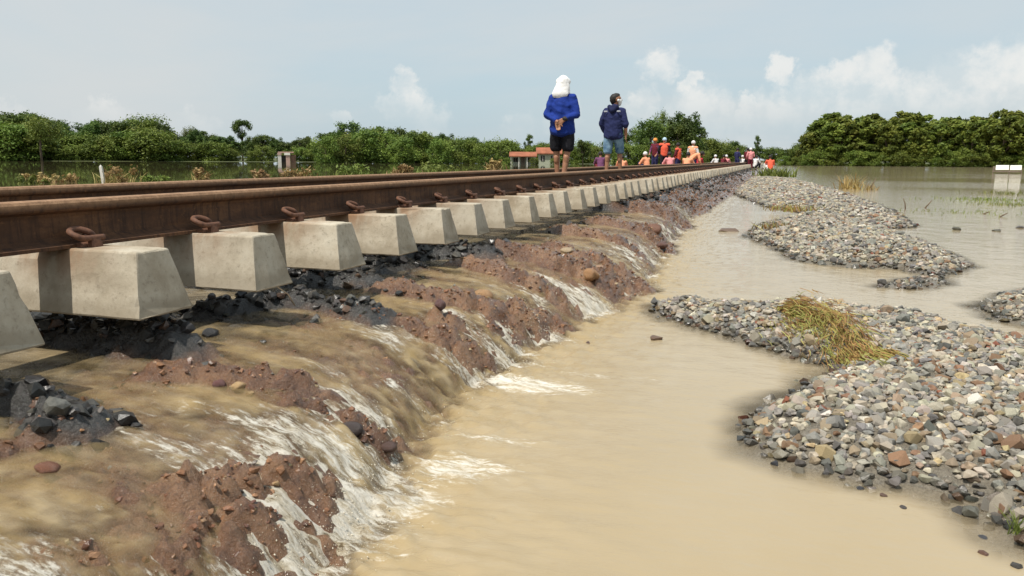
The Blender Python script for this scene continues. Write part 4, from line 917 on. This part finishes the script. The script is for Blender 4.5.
for h_, k_, a_ in ((lh, lk_, la), (rh, rk, ra)):
    chain(bm, [h_, k_, a_], [.088, .056, .037]); mid = Vector(k_).lerp(Vector(a_), .3)+Vector((0, -.022, 0)); cap(bm, mid, Vector(mid)+Vector((0, 0, -.06)), .046, .04)
    chain(bm, [Vector(a_)+Vector((0, -.035, -.052)), Vector(a_)+Vector((0, .06, -.055)), Vector(a_)+Vector((0, .13, -.065))], [.033, .036, .024], (1.05, 1, .8))
for s_0, e_, w_ in ((sl1, el, wl), (sr1, er, wr_)): chain(bm, [s_0, e_, w_], [.052, .042, .030])
hand(bm, wl, (.25, -.12, -.85), (.9, -.1, .2), 1.0, .5); hand(bm, wr_, (-.75, -.12, -.35), (-.2, -.1, -1), 1.0, .5)
body = link('body', fused(bm, 'body', .0075, 2), M_SKIN, r1); eyes(r1, hc, lookd)
bm = bmesh.new(); chain(bm, [(0, 0, .72), (0, 0, .92), (0, 0, 1.13), (0, 0, 1.24)], [.170, .156, .152, .115], (1.22, 1.02, .45)); cap(bm, sl1, sr1, .075, .075); chain(bm, [(0, 0, 1.27), (0, .005, 1.33)], [.075, .064])
for s_0, e_, w_ in ((sl1, el, wl), (sr1, er, wr_)): chain(bm, [s_0, e_, Vector(e_).lerp(Vector(w_), .86)], [.072, .060, .044])
link('long_sleeved_top', fused(bm, 'long_sleeved_top', .013, 3, .013), fabric('blue_cotton', (.012, .035, .22), .2), r1)
bm = bmesh.new(); cap(bm, (0, 0, .80), (0, 0, .72), .135, .135, (1.12, .88, .6))
for h_, k_, s in ((lh, lk_, -1), (rh, rk, 1)): chain(bm, [Vector(h_)-Vector((0, 0, .06)), Vector(h_).lerp(Vector(k_), .5)+Vector((s*.012, 0, 0)), Vector(k_)+Vector((s*.008, 0, .02))], [.103, .100, .096], (1, 1, .55))
link('shorts', fused(bm, 'shorts', .013, 3, .006), fabric('black_cloth', (.012, .012, .016), .4), r1)
bm = bmesh.new(); cap(bm, (0, .0, 1.475), (0, .03, 1.455), .104, .098, (1, 1, 1.05)); cap(bm, (.0, -.02, 1.44), (-.03, -.075, 1.30), .10, .10, (1.0, .8, 1), (1.35, .5, .8)); cap(bm, (-.04, -.05, 1.38), (-.115, -.06, 1.275), .06, .04); cap(bm, (.06, -.03, 1.42), (.075, -.03, 1.33), .05, .045); cap(bm, (-.05, .0, 1.485), (.05, .01, 1.485), .066, .066)
link('head_cloth', fused(bm, 'head_cloth', .011, 3, .005, 3), fabric('white_cloth', (.82, .81, .80), .06), r1)
bm = bmesh.new(); cap(bm, Vector(wr_)+Vector((-.012, 0, .006)), Vector(wr_)+Vector((.012, 0, .004)), .037, .037); link('bracelet', fused(bm, 'bracelet', .009, 1), M_HAIR, r1)
# -- the man in the navy hooded jacket
r2, y2 = put(613, -3.12, .0, R(-6), 'person in navy hooded jacket, denim shorts and white face mask, head turned aside')
lh, rh = (-.085, 0, .80), (.085, 0, .80); lk_, rk = (-.105, -.01, .45), (.10, .10, .46); la, ra = (-.115, -.05, .085), (.115, .12, .085)
sl1, sr1 = (-.155, 0, 1.235), (.155, 0, 1.235); el, er = (-.255, .0, 1.0), (.245, -.03, .985); wl, wr_ = (-.19, .10, .83), (.235, .05, .77); hc = (.025, .02, 1.455); lookd = (.95, .5, .12)
bm = bmesh.new()
chain(bm, [(0, 0, .84), (0, .0, 1.0), (0, 0, 1.18), (0, 0, 1.25)], [.120, .112, .125, .10], (1.15, .85, 1)); cap(bm, sl1, sr1, .06, .06); chain(bm, [(0, 0, 1.25), (.015, .01, 1.37)], [.056, .052]); head(bm, hc, lookd)
for h_, k_, a_ in ((lh, lk_, la), (rh, rk, ra)):
    chain(bm, [h_, k_, a_], [.088, .054, .036]); mid = Vector(k_).lerp(Vector(a_), .3)+Vector((0, -.022, 0)); cap(bm, mid, Vector(mid)+Vector((0, 0, -.06)), .046, .04)
    chain(bm, [Vector(a_)+Vector((0, -.035, -.052)), Vector(a_)+Vector((.01, .06, -.055)), Vector(a_)+Vector((.02, .13, -.065))], [.033, .036, .024], (1.05, 1, .8))
for s_0, e_, w_ in ((sl1, el, wl), (sr1, er, wr_)): chain(bm, [s_0, e_, w_], [.052, .042, .030])
hand(bm, wl, (.1, .3, -.9), (.9, .2, .1), 1.0, .4); hand(bm, wr_, (-.05, .15, -1), (-.3, .9, 0), 1.0, .4)
link('body', fused(bm, 'body', .0075, 2), M_SKIN, r2); eyes(r2, hc, lookd)
bm = bmesh.new(); chain(bm, [(0, 0, .74), (0, 0, .92), (0, 0, 1.15), (0, 0, 1.25)], [.172, .160, .155, .115], (1.18, .95, .45)); cap(bm, sl1, sr1, .076, .076); chain(bm, [(0, 0, 1.25), (.005, .0, 1.32)], [.082, .07])
for s_0, e_, w_, f_ in ((sl1, el, wl, .9), (sr1, er, wr_, .18)): chain(bm, [s_0, e_, Vector(e_).lerp(Vector(w_), f_)], [.074, .064, .055])
jk = link('jacket', fused(bm, 'jacket', .013, 3, .014, 5), fabric('navy_cloth', (.020, .026, .085), .25), r2)
bm = bmesh.new(); chain(bm, [(-.075, -.075, 1.315), (0, -.135, 1.235), (.075, -.075, 1.315)], [.045, .052, .045]); cap(bm, (-.04, -.09, 1.30), (.04, -.09, 1.30), .05, .05); link('hood', fused(bm, 'hood', .012, 2, .004), fabric('navy_hood', (.014, .018, .055), .2), jk)
for s in (-1, 1):
    bm = bmesh.new(); add_box(bm, (s*.13, -.128, 1.225), (.075, .03, .03)); bmesh.ops.bevel(bm, geom=bm.edges[:], offset=.008, segments=2, affect='EDGES'); o = link('shoulder_badge', bmesh_done(bm, 'shoulder_badge'), fabric('pale_print', (.45, .47, .52), .2) if s < 0 else bpy.data.materials['pale_print'], jk)
bm = bmesh.new(); cap(bm, (0, 0, .84), (0, 0, .76), .14, .14, (1.12, .88, .7))
for h_, k_, s in ((lh, lk_, -1), (rh, rk, 1)): chain(bm, [Vector(h_), Vector(h_).lerp(Vector(k_), .5)+Vector((s*.01, 0, 0)), Vector(k_)+Vector((s*.006, 0, -.01))], [.112, .098, .088], (1, 1, .55))
dn_, nd, lk, p = mat('faded_denim', (.10, .19, .30), .9, .2); a_ = tn(nd, lk, 9, 5, .6); rr_ = ramp(nd, lk, a_.outputs[0], [(.35, (.05, .11, .20)), (.65, (.22, .34, .44))]); lk.new(rr_.outputs[0], p.inputs['Base Color'])
link('denim_shorts', fused(bm, 'denim_shorts', .013, 3, .006), dn_, r2)
f = Vector(lookd).normalized(); s = f.cross(Vector((0, 0, 1))).normalized(); u = s.cross(f); HP = lambda a_, b_, d_: Vector(hc)+s*a_+f*b_+u*d_
bm = bmesh.new(); cap(bm, HP(0, -.03, .035), HP(0, .01, .055), .092, .078); cap(bm, HP(0, -.05, .0), HP(0, -.055, -.05), .075, .05); cap(bm, HP(0, .0, .08), HP(0, .05, .085), .055, .04); link('hair', fused(bm, 'hair', .011, 1, .008), M_HAIR, r2)
bm = bmesh.new(); cap(bm, HP(0, .055, -.03), HP(0, .058, -.085), .064, .044); cap(bm, HP(-.07, .03, -.02), HP(.07, .03, -.02), .03, .03); link('face_mask', fused(bm, 'face_mask', .010, 2), fabric('mask_cloth', (.72, .74, .74), .08), r2)

# -- workers further along
HV = {'orange': fabric('orange_hi_vis', (.80, .13, .07), .12), 'red': fabric('red_cloth', (.50, .04, .06), .2), 'pale_orange': fabric('pale_orange_cloth', (.85, .36, .20), .12), 'navy': fabric('navy_work_cloth', (.03, .03, .09), .3), 'black': fabric('dark_work_cloth', (.02, .02, .025), .3), 'white': fabric('white_work_cloth', (.72, .70, .68), .1), 'pink': fabric('pink_cloth', (.75, .30, .30), .15), 'blue': fabric('light_blue_plastic', (.45, .60, .72), .1, .4), 'purple': fabric('purple_cloth', (.16, .06, .13), .25), 'helmet_orange': fabric('orange_plastic', (.75, .28, .06), .1, .4), 'maroon': fabric('maroon_cloth', (.14, .02, .03), .25)}
_cache = {}
def worker(px, D, z, rz, pose, top, legs, hat, label, vest=None, sc=1.0, group='track workers further along the line'):
    x, y = dirat(px, D); o = empty('person', (x, y, z), rz); o.scale = (sc,)*3; tag(o, label, 'person', group)
    key = pose
    if key not in _cache:
        if pose == 'stand': pel, che, nek, hd = (0, 0, .90), (0, 0, 1.25), (0, .01, 1.45), (0, .03, 1.58); L_ = [((-.09, 0, .88), (-.10, .03, .48), (-.10, 0, .08)), ((.09, 0, .88), (.11, .02, .48), (.12, -.03, .08))]; A_ = [((-.19, 0, 1.38), (-.27, .02, 1.12), (-.22, .16, .94)), ((.19, 0, 1.38), (.27, .03, 1.12), (.20, .18, .98))]
        elif pose == 'bend': pel, che, nek, hd = (0, 0, .80), (0, .26, 1.0), (0, .42, 1.06), (0, .54, 1.06); L_ = [((-.09, 0, .80), (-.11, .12, .44), (-.11, 0, .08)), ((.09, 0, .80), (.11, .12, .44), (.11, 0, .08))]; A_ = [((-.18, .36, 1.05), (-.22, .42, .78), (-.12, .50, .52)), ((.18, .36, 1.05), (.22, .42, .78), (.12, .50, .52))]
        else: pel, che, nek, hd = (0, 0, .24), (0, .10, .58), (0, .14, .78), (0, .18, .91); L_ = [((-.10, .02, .24), (-.20, .34, .52), (-.16, .30, .08)), ((.10, .02, .24), (.20, .34, .52), (.16, .30, .08))]; A_ = [((-.18, .12, .72), (-.26, .26, .50), (-.10, .42, .50)), ((.18, .12, .72), (.26, .26, .50), (.10, .42, .50))]
        bm = bmesh.new(); chain(bm, [pel, che, nek], [.12, .13, .055], (1.1, .85, 1)); chain(bm, [nek, hd], [.055, .055]); head(bm, hd, (0, 1, 0), 1.0)
        for h_, k_, a_ in L_: chain(bm, [pel, h_, k_, a_], [.10, .085, .055, .038]); cap(bm, Vector(a_)+Vector((0, -.03, -.045)), Vector(a_)+Vector((0, .12, -.055)), .035, .028)
        for s_0, e_, w_ in A_: chain(bm, [che, s_0, e_, w_], [.10, .055, .043, .03]); hand(bm, w_, Vector(w_)-Vector(e_), (1 if s_0[0] < 0 else -1, .2, 0), 1.1)
        B_ = fused(bm, 'body', .014, 2)
        bm = bmesh.new(); chain(bm, [pel, che, Vector(che).lerp(Vector(nek), .75)], [.145, .155, .10], (1.1, .85, .8))
        for s_0, e_, w_ in A_: chain(bm, [che, s_0, e_, Vector(e_).lerp(Vector(w_), .7)], [.11, .072, .058, .05])
        S_ = fused(bm, 'shirt', .022, 2, .008)
        bm = bmesh.new(); chain(bm, [pel, che, Vector(che).lerp(Vector(nek), .6)], [.156, .170, .125], (1.1, .9, .6)); cap(bm, A_[0][0], A_[1][0], .082, .082); V_ = fused(bm, 'vest', .022, 2, .005)
        bm = bmesh.new()
        for h_, k_, a_ in L_: chain(bm, [pel, h_, k_, Vector(k_).lerp(Vector(a_), .85)], [.125, .105, .078, .06])
        T_ = fused(bm, 'trousers', .022, 2, .006)
        bm = bmesh.new(); cap(bm, Vector(hd)+Vector((0, -.01, .045)), Vector(hd)+Vector((0, .0, .055)), .105, .098); cap(bm, Vector(hd)+Vector((0, .0, .03)), Vector(hd)+Vector((0, .07, .028)), .115, .08, (1, 1, .16)); H_ = fused(bm, 'helmet', .012, 1)
        _cache[key] = (B_, S_, V_, T_, H_, Vector(hd))
    B_, S_, V_, T_, H_, hd = _cache[key]
    def part(nm, me, m_): me = me.copy(); me.materials.clear(); link(nm, me, m_, o)
    if not B_.materials: B_.materials.append(M_SKIN)
    link('body', B_, M_SKIN, o); part('shirt', S_, HV[top]); part('trousers', T_, HV[legs])
    if vest: part('vest', V_, HV[vest])
    part('helmet' if hat != 'hair' else 'hair', H_, HV[hat] if hat != 'hair' else M_HAIR); eyes(o, hd, (0, 1, 0)); return o
VZ = -.38
worker(655, 40, VZ, 2.6, 'stand', 'purple', 'navy', 'helmet_orange', 'standing worker with orange helmet and dark top with white sash', 'maroon')
worker(664, 39, VZ, .3, 'stand', 'black', 'black', 'blue', 'standing worker seen from behind in orange vest and pale blue helmet', 'orange')
worker(678, 42, VZ-.18, 1.2, 'stand', 'maroon', 'navy', 'hair', 'bareheaded worker in orange vest and navy trousers', 'orange')
worker(692.5, 40, VZ-.12, -.4, 'stand', 'white', 'navy', 'white', 'worker in white sleeves and pale orange vest with white helmet', 'pale_orange')
worker(648, 38, VZ, 1.0, 'sit', 'pale_orange', 'navy', 'white', 'crouching worker in pale orange with white cap')
worker(671, 38, VZ, .6, 'sit', 'pink', 'pink', 'hair', 'crouching person all in pink beside the navy trousers')
worker(686.5, 37, VZ-.02, -.3, 'sit', 'pale_orange', 'purple', 'hair', 'broad-backed crouching worker in pale orange seen from behind')
worker(690, 38, VZ-.12, -1.4, 'bend', 'pale_orange', 'navy', 'hair', 'worker in pale orange bending over the rail')
worker(698, 40, VZ, .2, 'sit', 'red', 'maroon', 'hair', 'crouching person in red past the bending workers')
worker(601, 38, VZ, .4, 'sit', 'purple', 'maroon', 'hair', 'person in purple crouching behind the legs of the navy jacket wearer')
worker(622, 40, VZ-.15, .2, 'sit', 'pale_orange', 'pink', 'hair', 'person in pale orange crouching beside the navy jacket wearer')
GF = 'people far down the line'
for px, D, ps, tp, lg, ht, vs_, lb in ((717, 58, 'sit', 'white', 'navy', 'white', None, 'far crouching figure in white'), (722, 58, 'sit', 'maroon', 'black', 'hair', None, 'far crouching figure in maroon'), (726, 58, 'sit', 'pink', 'white', 'white', None, 'far crouching figure in pink and white'),
        (737, 62, 'stand', 'navy', 'navy', 'hair', None, 'far standing figure in navy'), (742, 62, 'sit', 'white', 'navy', 'white', None, 'far crouching figure in white beside the navy one'), (747, 62, 'stand', 'maroon', 'black', 'hair', None, 'far standing figure in dark maroon'), (750.5, 61, 'stand', 'pink', 'maroon', 'white', None, 'far standing figure in pink beside the maroon one'), (755, 63, 'sit', 'white', 'black', 'hair', None, 'far crouching figure in white and black')):
    worker(px, D, VZ-(.15 if ps == 'stand' else 0), random.uniform(-1, 1), ps, tp, lg, ht, lb, vs_, group=GF)
q = at(771, 173, -.42); worker(771, float(np.hypot(q[0], q[1])), -.45, .3, 'sit', 'orange', 'white', 'hair', 'person in orange crouching on the grassy end of the gravel', group=GF)

# spray thrown up where the rivulets drop into the pool
n_ = 9000; y = 1.0+7*rng.random(n_)**1.6; x = shore(y)+rng.normal(-.005, .06, n_); fz = np.clip(.25+1.5*fbm(x*3.2+5, y*5.2, 3), 0, 1); k_ = rng.random(n_) < fz
x, y = x[k_], y[k_]; z = np.maximum(water_h(x, y), ground_h(x, y))+np.abs(rng.normal(0, .022, len(x))); sz_ = .0010*np.exp(np.clip(rng.normal(0, .4, len(x)), -1, .7))*(1+y*.12)
O8 = np.array([(1, 0, 0), (-1, 0, 0), (0, 1, 0), (0, -1, 0), (0, 0, 1), (0, 0, -1)], float); F8 = np.array([(0, 2, 4), (2, 1, 4), (1, 3, 4), (3, 0, 4), (2, 0, 5), (1, 2, 5), (3, 1, 5), (0, 3, 5)])
V = (np.stack([x, y, z], 1)[:, None]+O8[None]*sz_[:, None, None]*rng.uniform(.6, 1.6, (len(x), 1, 3))).reshape(-1, 3); F = (F8[None]+np.arange(len(x))[:, None, None]*6).reshape(-1, 3)
M_SPRAY, nd, lk, p = mat('water_spray', (.66, .60, .48), .15, .5)
tag(link('water_spray', npmesh('water_spray', V, F, True), M_SPRAY), 'fine spray of droplets at the foot of the small falls', 'water spray', kind='stuff')
